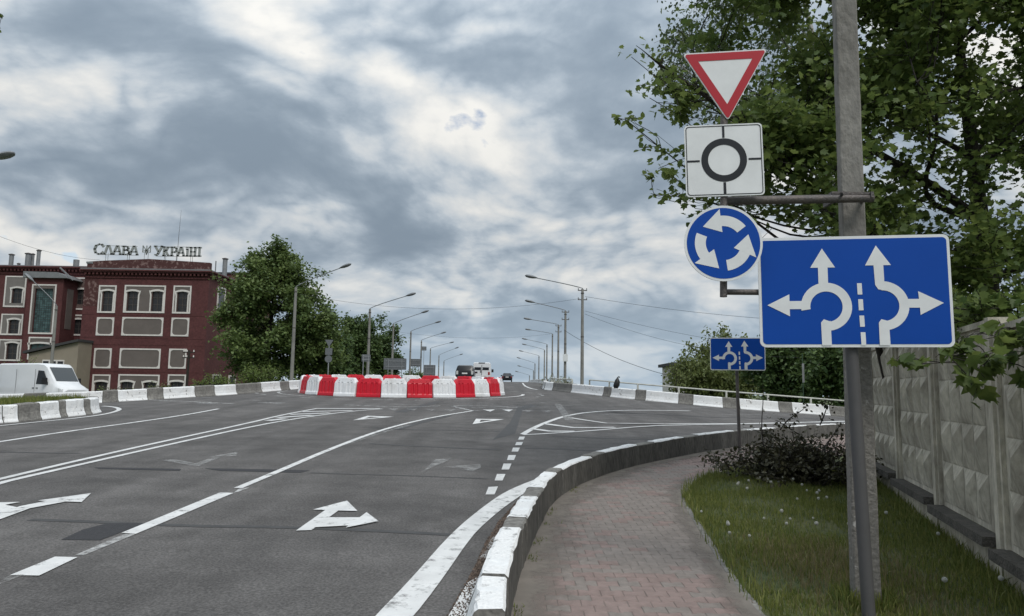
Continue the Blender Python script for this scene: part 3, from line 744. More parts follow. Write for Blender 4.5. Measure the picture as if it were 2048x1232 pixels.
def flat(name, shapes, z, m, parent):
    """several flat shapes printed in one film, 1.2 mm thick"""
    mb = MB()
    for k, sh in enumerate(shapes):
        zz = z+0.00015*k
        if isinstance(sh, tuple):       # band
            o, q = sh; n = len(o); vs = [FRONT @ Vector((x, y, zz)) for x, y in list(o)+list(q)]
            mb.add(vs, [(i, i+1, n+i+1, n+i) for i in range(n-1)])
        else: mb.add([FRONT @ Vector((x, y, zz)) for x, y in sh], [tuple(range(len(sh)))])
    return mb.build(name, m, parent)
def sign_root(name, label, pos, yaw, tilt=0.0, group=None, roll=0.0):
    t = thing(name, label, 'road sign', pos, yaw, group); t.rotation_euler = (tilt, roll, yaw); return t
def lane_sign(name, label, pos, yaw, w, roll=0.0):
    t = sign_root(name, label, pos, yaw, roll=roll)
    s = w/735.0; h = 452*s; X = lambda x: (x-719)*s; Y = lambda y: (964-y)*s
    plate('plate', rrect(w, h, 24*s), 0.0, 0.014, M_swhite, t)
    plate('blue_field', rrect(w-22*s, h-24*s, 16*s), 0.013, 0.0160, M_sblue, t)
    P = lambda q: [(X(a), Y(b)) for a, b in q]
    lf = [P([(603,787),(651,866),(622,866),(622,935),(585,935),(585,866),(555,866)])]
    o, q = arcband(X(612), Y(1026), 62*s, 98*s, 189, -84, 32); lf.append((o, q))
    lf.append(P([(383,1018),(470,974),(470,1002),(522,1002),(549,1012),(549,1035),(470,1035),(470,1064)]))
    lf.append(P([(589,1090),(626,1084),(627,1183),(590,1183)])); lf.append(P([(589,1090),(600,1077),(624,1086),(626,1110)]))
    flat('left_lane_arrow', lf, 0.0185, M_swhite, t)
    rt = [P([(810,779),(864,860),(835,860),(836,926),(801,940),(798,860),(766,860)])]
    rt.append(arcband(X(826), Y(1024), 62*s, 99*s, 92, -82, 24)); rt.append(P([(801,940),(836,926),(838,962),(812,958)]))
    rt.append(P([(918,998),(962,998),(960,967),(1053,1015),(965,1062),(964,1033),(918,1033)]))
    rt.append(P([(808,1092),(846,1084),(848,1183),(808,1183)])); rt.append(P([(808,1092),(818,1078),(842,1085),(846,1110)]))
    flat('right_lane_arrow', rt, 0.0185, M_swhite, t)
    for i, (a, b) in enumerate(((932,978),(997,1042),(1063,1108),(1130,1183))):
        flat('dash', [P([(732+i*2,a),(750+i*2,a),(751+i*2,b),(733+i*2,b)])], 0.0185, M_swhite, t)
    return t, h
DS = 4.95
# big lane sign: centre pixel (1713,580)
c = At(1706, 583, DS-0.05)
big, bh = lane_sign('lane_direction_sign', 'large blue lane direction sign with roundabout arrows in front of the concrete pole', c, R(-9), 1.215, roll=R(-0.4))
mb = MB(); mb.box((-.45, .001, .17), (.45, .02, .20)); mb.box((-.45, .001, -.21), (.45, .02, -.18)); mb.build('back_rail', M_alu, big)
# its post
b = G(1735, 1270, h=-.12)
pb = Vector((c.x-0.022, c.y+0.075, 0)); pb.z = zs(pb.x, pb.y)
pt = thing('sign_post', 'dark round steel post carrying the large blue lane sign', 'post', pb)
MB().tube([(0.055, -.07, -.1), (0.012, 0, c.z-pb.z+0.3)], 0.041, 16).build('tube', mat('grey painted steel', (0.085, 0.083, 0.084), 0.5, var=0.08, scale=6, spec=0.3), pt)
MB().tube([(0.012, 0, c.z-pb.z+0.3), (0.012, 0, c.z-pb.z+0.305)], 0.038, 16).build('cap', M_dsteel, pt)
for dz in (.185, -.195):
    MB().box((-.06, -.052, c.z-pb.z+dz-.02), (.085, -.037, c.z-pb.z+dz+.02)).build('clamp', M_steel, pt)
# concrete pole
pc = G(1735, 1216, h=-.12); pc = Vector((pc.x+0.02, 5.28, 0)); pc.z = zs(pc.x, pc.y)
pole = thing('utility_pole', 'tall square concrete pole standing in the grass behind the blue signs', 'pole', pc, R(-14))
def square_sec(w, d, z, ch, dx=0): return [Vector((x*w+dx, y*d, z)) for x, y in ((-1, -1+ch), (-1+ch, -1), (1-ch, -1), (1, -1+ch), (1, 1-ch), (1-ch, 1), (-1+ch, 1), (-1, 1-ch))]
secs = []; rnd = random.Random(4)
for i in range(60):
    z = -0.4+i*0.17; k = max(0, z)/9.5; w = 0.085-0.024*k
    secs.append([v+Vector((rnd.uniform(-1, 1), rnd.uniform(-1, 1), 0))*0.0022 for v in square_sec(w, w*0.95, z, 0.12)])
mb = MB(); mb.loft(secs, smooth=False)
for q in range(59*8): mb.m[q] = 1 if (q//8) < 15 else 0
mb.build('shaft', [M_pole, M_polechip], pole)
# bracket arms carrying the three small signs, in world coordinates relative to the pole
def rel(v): return Matrix.Rotation(R(14), 3, 'Z') @ (v-pc)
DP = DS+0.02
pv0, pv1 = At(1447, 594, DP), At(1448, 230, DP)
a0, a1 = At(1452, 402, DP+.03), At(1745, 396, DP+.10)
b0, b1 = At(1450, 584, DP+.03), At(1715, 586, DP+.12)
MB().tube([rel(a0), rel(a1)], 0.030, 14).build('upper_arm', M_dsteel, pole)
MB().tube([rel(b0), rel(b1)], 0.020, 12).build('lower_arm', M_dsteel, pole)
MB().tube([rel(pv0), rel(pv1)], 0.024, 12).build('sign_mast', M_dsteel, pole)
k0, k1 = At(1676, 389, DP+.10), At(1740, 385, DP+.10)
mb = MB(); M4 = Matrix.Translation(rel((k0+k1)/2)) @ Matrix.Rotation(R(14), 4, 'Z')
mb.box((-.17, -.03, -.012), (.10, .02, .004), M=M4); mb.box((-.105, -.04, -.035), (-.085, .27, .005), M=M4); mb.box((.10, -.04, -.035), (.12, .27, .005), M=M4); mb.build('clamp', M_dsteel, pole)
mb = MB(); mb.tube([rel(At(1684, 389, DP+.06)), rel(At(1684, 389, DP+.03))], .010, 8); mb.build('bolt', M_black, pole)
# give way
c = At(1452, 173, DS); w = 168/FPX*DS*0.99
t = sign_root('give_way_sign', 'white triangle sign with red border pointing down at the top', c, R(-6), roll=R(-1.6))
plate('plate', rtri(w*1.045, w*0.028), 0, .012, M_swhite, t)
ring('red_border', rtri(w*1.005, w*0.022), rtri(w*0.665, w*0.004), .0145, M_sred, t)
for o in t.children:
    if o.name.startswith('red_border'):
        # the inner triangle shares the outer triangle's incentre
        h1 = w*1.005*math.sqrt(3)/2; h2 = w*0.665*math.sqrt(3)/2; dzz = (h1/2-w*1.005/(2*math.sqrt(3)))-(h2/2-w*.665/(2*math.sqrt(3)))
        me = o.data; n = 21
        for i, v in enumerate(me.vertices):
            if (i//n) % 2 == 1: v.co.z += dzz
# roundabout ahead plate
c = At(1447.5, 321, DS); w = 157/FPX*DS
t = sign_root('roundabout_diagram_sign', 'square white sign with black ring and four ticks below the triangle', c, R(-6), roll=R(-1.2))
plate('plate', rrect(w, w*.965, w*.05), 0, .012, M_swhite, t)
ring('black_border', rrect(w*.965, w*.93, w*.042), rrect(w*.945, w*.91, w*.036), .0140, M_sblack, t)
ring('black_ring', circ(w*.292), circ(w*.205), .0140, M_sblack, t)
for q in ([(-.012, .30), (.018, .30), (.018, .455), (-.012, .455)], [(-.02, -.455), (.014, -.455), (.014, -.30), (-.02, -.30)], [(-.47, -.018), (-.312, -.018), (-.312, .008), (-.47, .008)], [(.312, -.012), (.47, -.012), (.47, .014), (.312, .014)]):
    flat('tick', [[(x*w, y*w) for x, y in q]], .0140, M_sblack, t)
# mandatory roundabout
c = At(1446, 487, DS-.03); w = 155/FPX*DS
t = sign_root('roundabout_sign', 'round blue sign with three white circling arrows beside the large blue sign', c, R(-5))
plate('plate', circ(w*.5, 64), 0, .012, M_swhite, t)
plate('blue_disc', circ(w*.468, 64), .011, .0135, M_sblue, t)
def carrow(a):
    r0, r1, rc = .225*w, .365*w, .30*w
    o, q = arcband(0, 0, r0, r1, a, a+58, 14)
    e = R(a+58); d = Vector((-math.sin(e), math.cos(e))); n = Vector((math.cos(e), math.sin(e)))
    tip = n*rc*0.98+d*.235*w-n*.05*w
    head = [tuple(n*(rc-.155*w)-d*.005*w), tuple(n*(rc+.155*w)-d*.005*w), tuple(tip)]
    return [(o, q), head]
for a in (38, 158, 278): flat('curved_arrow', carrow(a), .0150, M_swhite, t)
# distant copy of the lane sign with its own post
pb = G(1480, 905, h=-.12)
c = At(1475, 708, pb.y-.05)
lane_sign('lane_direction_sign', 'smaller blue lane direction sign on its own post behind the brush pile', c, R(-12), 104/FPX*c.y*1.02)
pt = thing('sign_post', 'thin steel post of the smaller blue sign at the pavement bend', 'post', pb)
MB().tube([(0, 0, -.2), (c.x-pb.x+.005, .06, c.z-pb.z+.2)], .030, 10).build('tube', M_dsteel, pt)
MB().tube([(0, 0, 0), (0, 0, .03)], [.055, .04], 10).build('foot', M_conc, pt)
MB().box((c.x-pb.x-.12, .012, c.z-pb.z-.02), (c.x-pb.x+.12, .03, c.z-pb.z+.02)).build('clamp', M_steel, pt)
# ================================================================== concrete fence
M_fence = mat('fence concrete', (0.25, 0.228, 0.185), 0.9, var=0.20, scale=3.0, col2=(0.58, 0.545, 0.455), bump=0.5, bscale=40, stretch=(1, 1, .45))
M_found = mat('dark ledge concrete', (0.055, 0.052, 0.046), 0.95, var=0.35, scale=8, col2=(0.11, 0.10, 0.088), bump=0.9, bscale=30)  # whole ledge in a darker tone than the fence panels
def fence():
    A = Vector((3.84, 5.86, 0)); B = Vector((4.41, 7.71, 0)); d = (B-A).normalized(); n = Vector((-d.y, d.x, 0))   # n faces the road (left)
    L = (B-A).length; root = thing('concrete_fence', 'pale precast concrete fence with pyramid relief panels beside the grass', 'fence', (A.x, A.y, zs(A.x, A.y)))
    yaw = math.atan2(d.y, d.x)
    def panel_mesh():
        mb = MB(); W, H, T = L-.10, 2.05, .10; z0 = .34; cols, rows = 4, 4
        mx, mt = .30, .06; cw = (W-mx-.08)/cols; rh = (H-z0-mt-.05)/rows
        mb.box((.0, -T, z0), (W, -0.0, H))            # slab behind relief; y=0 is the road face
        rn = random.Random(8)
        for i in range(cols):
            for j in range(rows):
                x0 = mx+i*cw; x1 = x0+cw-.012; y0 = z0+.05+j*rh; y1 = y0+rh-.006
                ax, az, h = x0+cw*.14, y0+rh*.66, .070+rn.uniform(-.006, .006)
                cx, cz = x0+cw*.80, y0+rh*.04
                vs = [(x0, .002, y0), (x1, .002, y0), (x1, .002, y1), (x0, .002, y1), (ax, h, az), (cx, .012, cz)]
                mb.add(vs, [(0, 5, 4), (5, 1, 4), (1, 2, 4), (2, 3, 4), (3, 0, 4), (0, 1, 5)])
        # raised rim at the panel ends and top
        mb.box((0, .001, z0), (.05, .035, H)); mb.box((W-.05, .001, z0), (W, .035, H)); mb.box((.051, .001, H-.05), (W-.051, .03, H))
        return mb
    me = None
    for k in range(-2, 4):
        p = A+d*L*k; loc = Vector((p.x, p.y, zs(p.x, p.y)))-Vector(root.location)
        if k == -2: continue
        pr = link('panel', me, root, loc) if me else panel_mesh().build('panel', M_fence, root, loc)
        me = pr.data; pr.rotation_euler = (0, 0, yaw); pr.location = loc+n*0+d*0.05
        # y axis of the panel must face the road: rotate so local +y = n
        ld = MB().box((.02, .0, .26), (L-.12, .15, .338)).build('ledge', M_found, root, pr.location); ld.rotation_euler = (0, 0, yaw)
        fd = MB().box((.0, -.12, -.3), (L-.06, .045, .258)).build('foundation', M_fence, root, pr.location); fd.rotation_euler = (0, 0, yaw)
        ps = MB().box((-.105, -.14, -.3), (-.005, .06, 2.055)).build('post', M_fence, root, pr.location); ps.rotation_euler = (0, 0, yaw)
    p = A+d*L*4; loc = Vector((p.x, p.y, zs(p.x, p.y)))-Vector(root.location)
    ps = MB().box((-.06, -.14, -.3), (.05, .06, 2.055)).build('post', M_fence, root, loc); ps.rotation_euler = (0, 0, yaw)
fence()
# ================================================================== vegetation helpers
M_bark = mat('dark bark', (0.030, 0.026, 0.022), 0.95, var=0.3, scale=9, bump=0.8, bscale=40)
M_bark2 = mat('birch bark', (0.30, 0.29, 0.27), 0.9, var=0.5, scale=6, bump=0.5, bscale=30)
M_lmaple = leaf_mat('maple leaf', (0.055, 0.100, 0.026), (0.160, 0.213, 0.061), 0.50)
M_lbirch = leaf_mat('birch leaf', (0.040, 0.070, 0.030), (0.085, 0.12, 0.05), 0.35)
M_lfar = leaf_mat('far foliage', (0.060, 0.104, 0.035), (0.170, 0.227, 0.072), 0.30)
M_ldark = leaf_mat('far dark foliage', (0.041, 0.079, 0.030), (0.121, 0.179, 0.057), 0.30)
M_lwil = leaf_mat('willow foliage', (0.078, 0.108, 0.033), (0.187, 0.217, 0.076), 0.30)
M_lbush = leaf_mat('fresh bush leaf', (0.081, 0.127, 0.029), (0.167, 0.218, 0.057), 0.35)
M_lwilt = leaf_mat('wilted leaf', (0.030, 0.031, 0.016), (0.086, 0.081, 0.044), 0.15)
M_grass = leaf_mat('grass blade', (0.072, 0.113, 0.022), (0.226, 0.235, 0.072), 0.35)
M_dry = leaf_mat('dry grass blade', (0.16, 0.14, 0.07), (0.26, 0.22, 0.12), 0.3)
LEAF_MAPLE = np.array([(0, 0, 0), (.28, .12, .05), (.50, .30, .10), (.33, .42, .06), (.40, .72, .09), (.16, .66, .03), (0, 1.0, 0), (-.16, .66, .03), (-.40, .72, .09), (-.33, .42, .06), (-.50, .30, .10), (-.28, .12, .05)], float)
LEAF_OVAL = np.array([(0, 0, 0), (.30, .30, .07), (.26, .65, .06), (0, 1, 0), (-.26, .65, .06), (-.30, .30, .07)], float)
LEAF_DIAM = np.array([(0, 0, 0), (.38, .45, .08), (0, 1, 0), (-.38, .45, .08)], float)
def leaves_mesh(name, pos, size, shape, m, rng, droop=0.35, tint=None, mirror=True):
    """leaf-sized faces, each folded along its midrib"""
    n = len(pos); k = len(shape)
    # axis (along leaf) mostly outward and drooping
    a = rng.normal(size=(n, 3)); a[:, 2] = a[:, 2]*0.6-droop; a /= np.linalg.norm(a, axis=1)[:, None]
    nn = rng.normal(size=(n, 3)); nn[:, 2] = np.abs(nn[:, 2])+0.6
    b = np.cross(a, nn); b /= np.linalg.norm(b, axis=1)[:, None]+1e-9
    c = np.cross(b, a)
    s = size*rng.uniform(.65, 1.25, n)
    V = pos[:, None, :]+s[:, None, None]*(shape[None, :, 0:1]*b[:, None, :]+shape[None, :, 1:2]*a[:, None, :]+shape[None, :, 2:3]*c[:, None, :])
    V = V.reshape(-1, 3)
    half = k//2
    f1 = np.arange(0, half+1); f2 = np.concatenate([[half], np.arange(half+1, k), [0]])
    base = np.arange(n)[:, None]*k
    loops = np.concatenate([base+f1, base+f2], 1).ravel()
    l1, l2 = len(f1), len(f2)
    starts = np.stack([np.arange(n)*(l1+l2), np.arange(n)*(l1+l2)+l1], 1).ravel(); tot = np.tile([l1, l2], n)
    me = bpy.data.meshes.new(name); me.vertices.add(len(V)); me.vertices.foreach_set('co', V.ravel().astype(np.float32))
    me.loops.add(len(loops)); me.loops.foreach_set('vertex_index', loops.astype(np.int32))
    me.polygons.add(len(starts)); me.polygons.foreach_set('loop_start', starts.astype(np.int32)); me.polygons.foreach_set('loop_total', tot.astype(np.int32))
    me.update(calc_edges=True); me.validate()
    at = me.attributes.new('tint', 'FLOAT', 'POINT')
    tv = rng.uniform(0, 1, n) if tint is None else tint
    at.data.foreach_set('value', np.repeat(tv, k).astype(np.float32)); me.materials.append(m)
    return me
def curve_pts(a, b, sag, n, rng, wob=0.06):
    a, b = Vector(a), Vector(b); L = (b-a).length; out = []
    w = Vector(rng.normal(size=3))*wob*L
    for i in range(n+1):
        t = i/n; p = a.lerp(b, t); p += Vector((0, 0, sag*L))*math.sin(math.pi*t)+w*math.sin(math.pi*t)*math.cos(2.2*t)
        out.append(p)
    return out
def tree(name, label, base, clumps, trunk_r, leaf, shape, m_leaf, nleaf, seed, bark=None, fork=0.35, group=None, sub=6, droop=0.35, spread=0.55, trunk_top=None, thin_r=0.006, cat='tree'):
    """clumps: world (x, y, z, r). trunk rises from base; a limb reaches each clump, sub-branches spread in it and leaves hang along them"""
    rng = np.random.default_rng(seed); base = Vector(base)
    t = thing(name, label, cat, base, 0, group); bark = bark or M_bark
    cl = [(Vector(c[:3])-base, c[3]) for c in clumps]
    top = trunk_top-base if trunk_top is not None else Vector((sum(c.x for c, r in cl)/len(cl)*.6, sum(c.y for c, r in cl)/len(cl)*.6, max(c.z for c, r in cl)*.92))
    tp = curve_pts((0, 0, -.3), top, 0, 10, rng, .03)
    mt = MB(); mt.tube(tp, [trunk_r*(1-.85*i/10)*(1.25 if i == 0 else 1) for i in range(11)], 9); mt.build('trunk', bark, t, fix=False)
    ml = MB(); pos = []; tn = []
    zmax = max(c.z for c, r in cl)
    # main limbs: farthest-point choice of clumps, reached from the trunk; the rest branch off the nearest main limb
    nm = max(1, min(len(cl), int(len(cl)/12)+3)); mains = [0]; dist = [(c-cl[0][0]).length for c, r in cl]
    while len(mains) < nm:
        i = max(range(len(cl)), key=lambda k: dist[k]); mains.append(i); dist = [min(a, (c-cl[i][0]).length) for a, (c, r) in zip(dist, cl)]
    nodes = []; ms = set(mains)
    order = mains+[i for i in range(len(cl)) if i not in ms]
    for ci in order:
        c, r = cl[ci]
        # leave the trunk lower than the clump
        zt = max(fork*zmax*rng.uniform(.7, 1.2), c.z-rng.uniform(.25, .6)*max(.5, math.hypot(c.x, c.y))-r*.5)
        if ci in ms:
            i = min(range(len(tp)), key=lambda k: abs(tp[k].z-zt)); s = tp[i]
            lp = curve_pts(s, c, rng.uniform(-.05, .14), 8, rng, .10); L = (c-s).length
            r0 = min(trunk_r*(1-.8*i/10)*.6, .010+.014*L)
            for q in range(2, 9): nodes.append((lp[q], r0*(1-.8*q/8), q))
            ml.tube(lp, [max(thin_r, r0*(1-.8*k/8)) for k in range(9)], 6, cap=False); lp = lp[2:]; r0 *= .6
        else:
            s, rs_, _ = min(nodes, key=lambda t_: (t_[0]-c).length*(1.0+.4*(t_[0].z > c.z+.2)))
            L = (c-s).length; r0 = min(max(rs_*.7, thin_r), .006+.012*L)
            lp = curve_pts(s, c, rng.uniform(-.05, .10), 6, rng, .10)
            ml.tube(lp, [max(thin_r, r0*(1-.8*k/6)) for k in range(7)], 6, cap=False)
        shade = rng.uniform(0, .35)
        for k in range(sub):
            st = lp[int(rng.integers(2, 7))]; e = c+Vector(rng.normal(size=3)*np.array([1, 1, .8]))*r*spread
            bp = curve_pts(st, e, rng.uniform(-.05, .08), 4, rng, .10)
            ml.tube(bp, [max(thin_r*.6, r0*.35*(1-.8*q/4)) for q in range(5)], 4, cap=False)
            cnt = max(3, int(nleaf*(r*r)/sub*rng.uniform(.6, 1.4)))
            for q in range(cnt):
                u = rng.uniform(.25, 1.08); kk = min(3, int(u*4)); bpnt = bp[kk].lerp(bp[kk+1], min(1.3, u*4-kk))
                pos.append(bpnt+Vector(rng.normal(size=3))*r*.20); tn.append(min(1, max(0, shade+rng.uniform(0, .65))))
    ml.build('limbs', bark, t, fix=False)
    me = leaves_mesh('crown', np.array([tuple(p) for p in pos]), leaf, shape, m_leaf, rng, droop, np.array(tn))
    link('crown', me, t); return t
def blob_clumps(cx, cy, z0, z1, rx, ry, n, seed, r=(.9, 1.5), power=1.0, taper=None):
    """random clumps filling an uneven crown envelope"""
    rng = np.random.default_rng(seed); out = []
    while len(out) < n:
        v = rng.uniform(-1, 1, 3); q = np.linalg.norm(v)
        if q > 1 or q < .35: continue
        k = taper(v[2]) if taper else 1.0
        out.append((cx+v[0]*rx*k, cy+v[1]*ry*k, (z0+z1)/2+v[2]*(z1-z0)/2, rng.uniform(*r)))
    return out
# ---- the maple leaning over the fence
rng = np.random.default_rng(21); cl = []
def pc_(px, py, D, r): p = At(px, py, D); cl.append((p.x, p.y, p.z, r))
def edge_x(y):          # left outline of the foliage mass in the photograph
    return np.interp(y, [-60, 0, 60, 125, 160, 230, 300, 370, 440, 500, 600], [1310, 1320, 1330, 1295, 1320, 1350, 1400, 1440, 1520, 1640, 1760])
tries = 0
while len(cl) < 165:
    x = rng.uniform(1280, 2240); y = rng.uniform(-220, 560); tries += 1
    if x < edge_x(y)+45: continue
    if y > 400 and x < 1900 and rng.random() < .75: continue
    if y > 300 and x > 1730 and rng.random() < .35: continue
    if math.sin(x/61.+y/83.)+math.sin(y/47.-x/97.+1.3) > .75: continue
    pc_(x, y, rng.uniform(7.6, 10.5), rng.uniform(.38, .66))
for x, y, D, r in ((1318,128,7.6,.30),(1345,175,7.6,.30),(1360,215,7.8,.30),(1900,600,8,.35),(1960,560,8,.4),(2030,580,8,.4),(1930,520,8.5,.4),(2000,470,8.5,.45),(1850,470,9,.35),(1640,445,9.5,.3),(1580,430,9.5,.3),(1440,420,10,.22),(2040,660,7,.35),(1905,640,6.9,.28),(1950,640,6.7,.30),(1995,630,6.6,.32),(2035,615,6.5,.34),(1885,600,7.4,.3),(1850,550,8.5,.35),(1920,690,6.7,.16),(1780,450,9.5,.4),(1820,400,9.5,.45),(1800,340,9.5,.45),(1860,520,9,.4)):
    pc_(x, y, D, r)
mb_ = At(2010, 640, 9.4)
tree('maple_tree', 'large dark maple behind the fence overhanging the road signs', (mb_.x, mb_.y, zs(mb_.x, mb_.y)), cl, .17, .088, LEAF_MAPLE, M_lmaple, 1080, 5, sub=8, fork=.30, trunk_top=At(1890, -150, 9.2), thin_r=.007)
# low spray of large leaves hanging in front of the fence
cl = []
for x, y, D, r in ((1900,715,5.0,.10),(1935,705,5.0,.13),(1965,745,5.0,.13),(1955,770,5.0,.10),(1990,725,5.0,.13),(2030,690,5.1,.16),(2045,640,5.2,.2),(2060,740,5.0,.15),(1800,712,5.6,.05),(2010,660,5.2,.14)): pc_(x, y, D, r)
b = At(2130, 600, 6.2)
tree('maple_sapling', 'young maple leaning over the fence with large low hanging leaves', (b.x, b.y, zs(b.x, b.y)), cl, .045, .125, LEAF_MAPLE, M_lmaple, 700, 9, sub=4, fork=.8, trunk_top=At(2110, 560, 5.8), thin_r=.004, droop=.8)
# box elder twigs at the left edge of the crown
cl = []
for x, y, D, r in ((1250,238,8.6,.10),(1235,236,8.6,.07),(1275,236,8.6,.07),(1290,295,8.8,.09),(1330,300,8.8,.10),(1345,345,8.8,.12),(1300,345,8.8,.10),(1350,390,8.8,.11),(1310,390,8.8,.09),(1375,300,8.8,.15),(1385,360,9,.15),(1390,460,9,.08),(1420,400,9,.12)): pc_(x, y, D, r)
b = At(1830, 700, 10.8)
tree('box_elder', 'thin box elder with sparse twigs reaching left past the square sign', (b.x, b.y, zs(b.x, b.y)), cl, .07, .10, LEAF_OVAL, M_lmaple, 1500, 12, sub=4, fork=.7, trunk_top=At(1640, 200, 9.4), thin_r=.004, droop=.7)
# birch behind
cl = []
rng = np.random.default_rng(3)
for i in range(80):
    y = rng.uniform(-160, 250); x0 = np.interp(y, [-160, 0, 100, 250], [1320, 1320, 1320, 1400]); pc_(rng.uniform(x0, x0+260), y, rng.uniform(15, 18), rng.uniform(.5, .8))
b = At(1800, 700, 16.5)
tree('birch_tree', 'tall birch with fine hanging leaves behind the maple', (b.x, b.y, zs(b.x, b.y)-.2), cl, .15, .085, LEAF_OVAL, M_lbirch, 300, 14, bark=M_bark2, sub=7, droop=1.2, trunk_top=At(1560, -240, 16.5))
# ---- brush pile
def brush():
    c = G(1575, 962, h=-.12); c.z = zs(c.x, c.y); rng = np.random.default_rng(77)
    t = thing('brush_pile', 'heap of cut branches with dark wilted leaves on the grass', 'brush pile', c)
    mb = MB(); pos = []
    for i in range(150):
        a = rng.uniform(0, 2*math.pi); r = abs(rng.normal())*.45; s = Vector((math.cos(a)*r*1.0+.12, math.sin(a)*r*.7, .02+rng.uniform(0, .25)))
        d = Vector((rng.normal()*.9-.05, rng.normal()*.6, abs(rng.normal())*.38+.03)).normalized(); L = rng.uniform(.3, .85)
        e = s+d*L; e.z = max(.03, min(e.z, .85-.40*abs(e.x-.1)))
        bp = curve_pts(s, e, rng.uniform(-.1, .12), 5, rng, .10); mb.tube(bp, [max(.003, .011*(1-.8*k/5)) for k in range(6)], 5, cap=False)
        for k in range(2):
            st = bp[int(rng.integers(1, 5))]; e2 = st+Vector((rng.normal(), rng.normal()*.8, rng.normal()*.5+.2))*.22; e2.z = max(.02, e2.z); b2 = curve_pts(st, e2, .05, 3, rng, .1)
            mb.tube(b2, [.004, .0035, .003, .002], 4, cap=False)
            for q in range(9):
                pos.append(b2[int(rng.integers(0, 4))]+Vector(rng.normal(size=3))*.04)
        for q in range(30):
            u = rng.uniform(.1, 1); kk = min(4, int(u*5)); pos.append(bp[kk].lerp(bp[kk+1], u*5-kk)+Vector(rng.normal(size=3))*.045)
    # tall bare stems standing out of the heap
    for x, y, x2, y2 in ((1530,905,1525,765),(1560,860,1610,815),(1640,850,1660,800),(1440,925,1430,915),(1500,930,1425,905),(1600,870,1550,840),(1520,900,1470,925),(1650,900,1680,850)):
        s = At(x, y, c.y)-c; e = At(x2, y2, c.y-.05)-c; bp = curve_pts(s, e, .03, 6, rng, .06); mb.tube(bp, [.010, .009, .008, .007, .006, .005, .003], 5, cap=False)
        for q in range(26 if y2 != 765 else 8): pos.append(bp[int(rng.integers(3, 7))]+Vector(rng.normal(size=3))*.05)
    mb.build('branches', M_bark, t, fix=False)
    P = np.array([tuple(p) for p in pos]); P[:, 2] = np.maximum(P[:, 2], .05)
    link('wilted_leaves', leaves_mesh('wilted_leaves', P, .060, LEAF_OVAL, M_lwilt, rng, .7), t)
brush()
# ---- grass
def blades(name, pts, h, w, m, rng, parent=None, lean=.35):
    n = len(pts); P = np.array(pts, float); a = rng.uniform(0, 2*math.pi, n); ca, sa = np.cos(a), np.sin(a)
    H = h*rng.uniform(.45, 1.25, n); ln = np.abs(rng.normal(size=n))*lean*H; la = rng.uniform(0, 2*math.pi, n); wx = w*rng.uniform(.6, 1.3, n)
    V = np.zeros((n, 5, 3))
    for k, (f, ww, lf) in enumerate(((0, 1, 0), (0, -1, 0), (.55, .8, .35), (.55, -.8, .35), (1, 0, 1))):
        V[:, k, 0] = P[:, 0]+ca*wx*ww+np.cos(la)*ln*lf; V[:, k, 1] = P[:, 1]+sa*wx*ww+np.sin(la)*ln*lf; V[:, k, 2] = P[:, 2]+H*f-.25*ln*lf
    base = np.arange(n)[:, None]*5; loops = np.concatenate([base+np.array([0, 1, 3, 2]), base+np.array([2, 3, 4])], 1).ravel()
    st = np.stack([np.arange(n)*7, np.arange(n)*7+4], 1).ravel(); tot = np.tile([4, 3], n)
    me = bpy.data.meshes.new(name); me.vertices.add(n*5); me.vertices.foreach_set('co', V.reshape(-1).astype(np.float32))
    me.loops.add(len(loops)); me.loops.foreach_set('vertex_index', loops.astype(np.int32)); me.polygons.add(2*n)
    me.polygons.foreach_set('loop_start', st.astype(np.int32)); me.polygons.foreach_set('loop_total', tot.astype(np.int32)); me.update(calc_edges=True)
    at = me.attributes.new('tint', 'FLOAT', 'POINT'); at.data.foreach_set('value', np.repeat(rng.uniform(0, 1, n), 5).astype(np.float32)); me.materials.append(m)
    return link(name, me, parent)
def verge_pts(n, rng, y0=3.8, y1=12.5, x1=6.2, dens=None):
    out = []; poly_ = np.array([(p.x, p.y) for p in thin(off(SW, -.02), 3)]+[(45, 10), (45, -4)])
    while len(out) < n:
        q = np.stack([rng.uniform(1.4, x1, n), rng.uniform(y0, y1, n)], 1); q = q[inside(q, poly_)]
        q = q[(q[:, 0]-3.84)-(q[:, 1]-5.86)*.308 < -.02]
        if dens is not None: q = q[rng.uniform(0, 1, len(q)) < dens(q)]
        out += [(x, y, zv(x, y)) for x, y in q]
    return out[:n]
rng = np.random.default_rng(8)
tag(blades('grass', verge_pts(52000, rng, dens=lambda q: .55+.45*np.sin(q[:, 0]*3.1+np.sin(q[:, 1]*2.3)*2)*np.sin(q[:, 1]*2.7+q[:, 0])), .058, .0032, M_grass, rng), 'short green grass of the verge between pavement and fence', 'grass', kind='stuff')
tag(blades('dry_grass', verge_pts(3500, rng, y0=4.6, y1=7.2, dens=lambda q: np.exp(-((q[:, 0]-2.6)**2/.25+(q[:, 1]-6.0)**2/.8))), .075, .003, M_dry, rng), 'pale dry grass patch in the middle of the verge', 'grass', kind='stuff')
def foot_pts(n, rng):
    out = []
    for i in range(n):
        k = rng.uniform(0, 1)
        if k < .55:
            s = rng.uniform(-2, 7); x, y = 3.84+s*.295, 5.86+s*.955; o = abs(rng.normal())*.09+.06; x -= o*.955; y += o*.295
        elif k < .75: a = rng.uniform(0, 6.28); r = .13+abs(rng.normal())*.05; x, y = pc.x+math.cos(a)*r, pc.y+math.sin(a)*r
        else:
            p = SW[int(rng.integers(30, 170))]; x, y = p.x+.05+rng.normal()*.05, p.y+rng.normal()*.02
        out.append((x, y, zs(x, y)+.005))
    return out
tag(blades('tall_grass', foot_pts(4200, rng), .13, .0045, M_grass, rng, lean=.45), 'taller uncut grass tufts along the fence foot and pole', 'grass', kind='stuff')
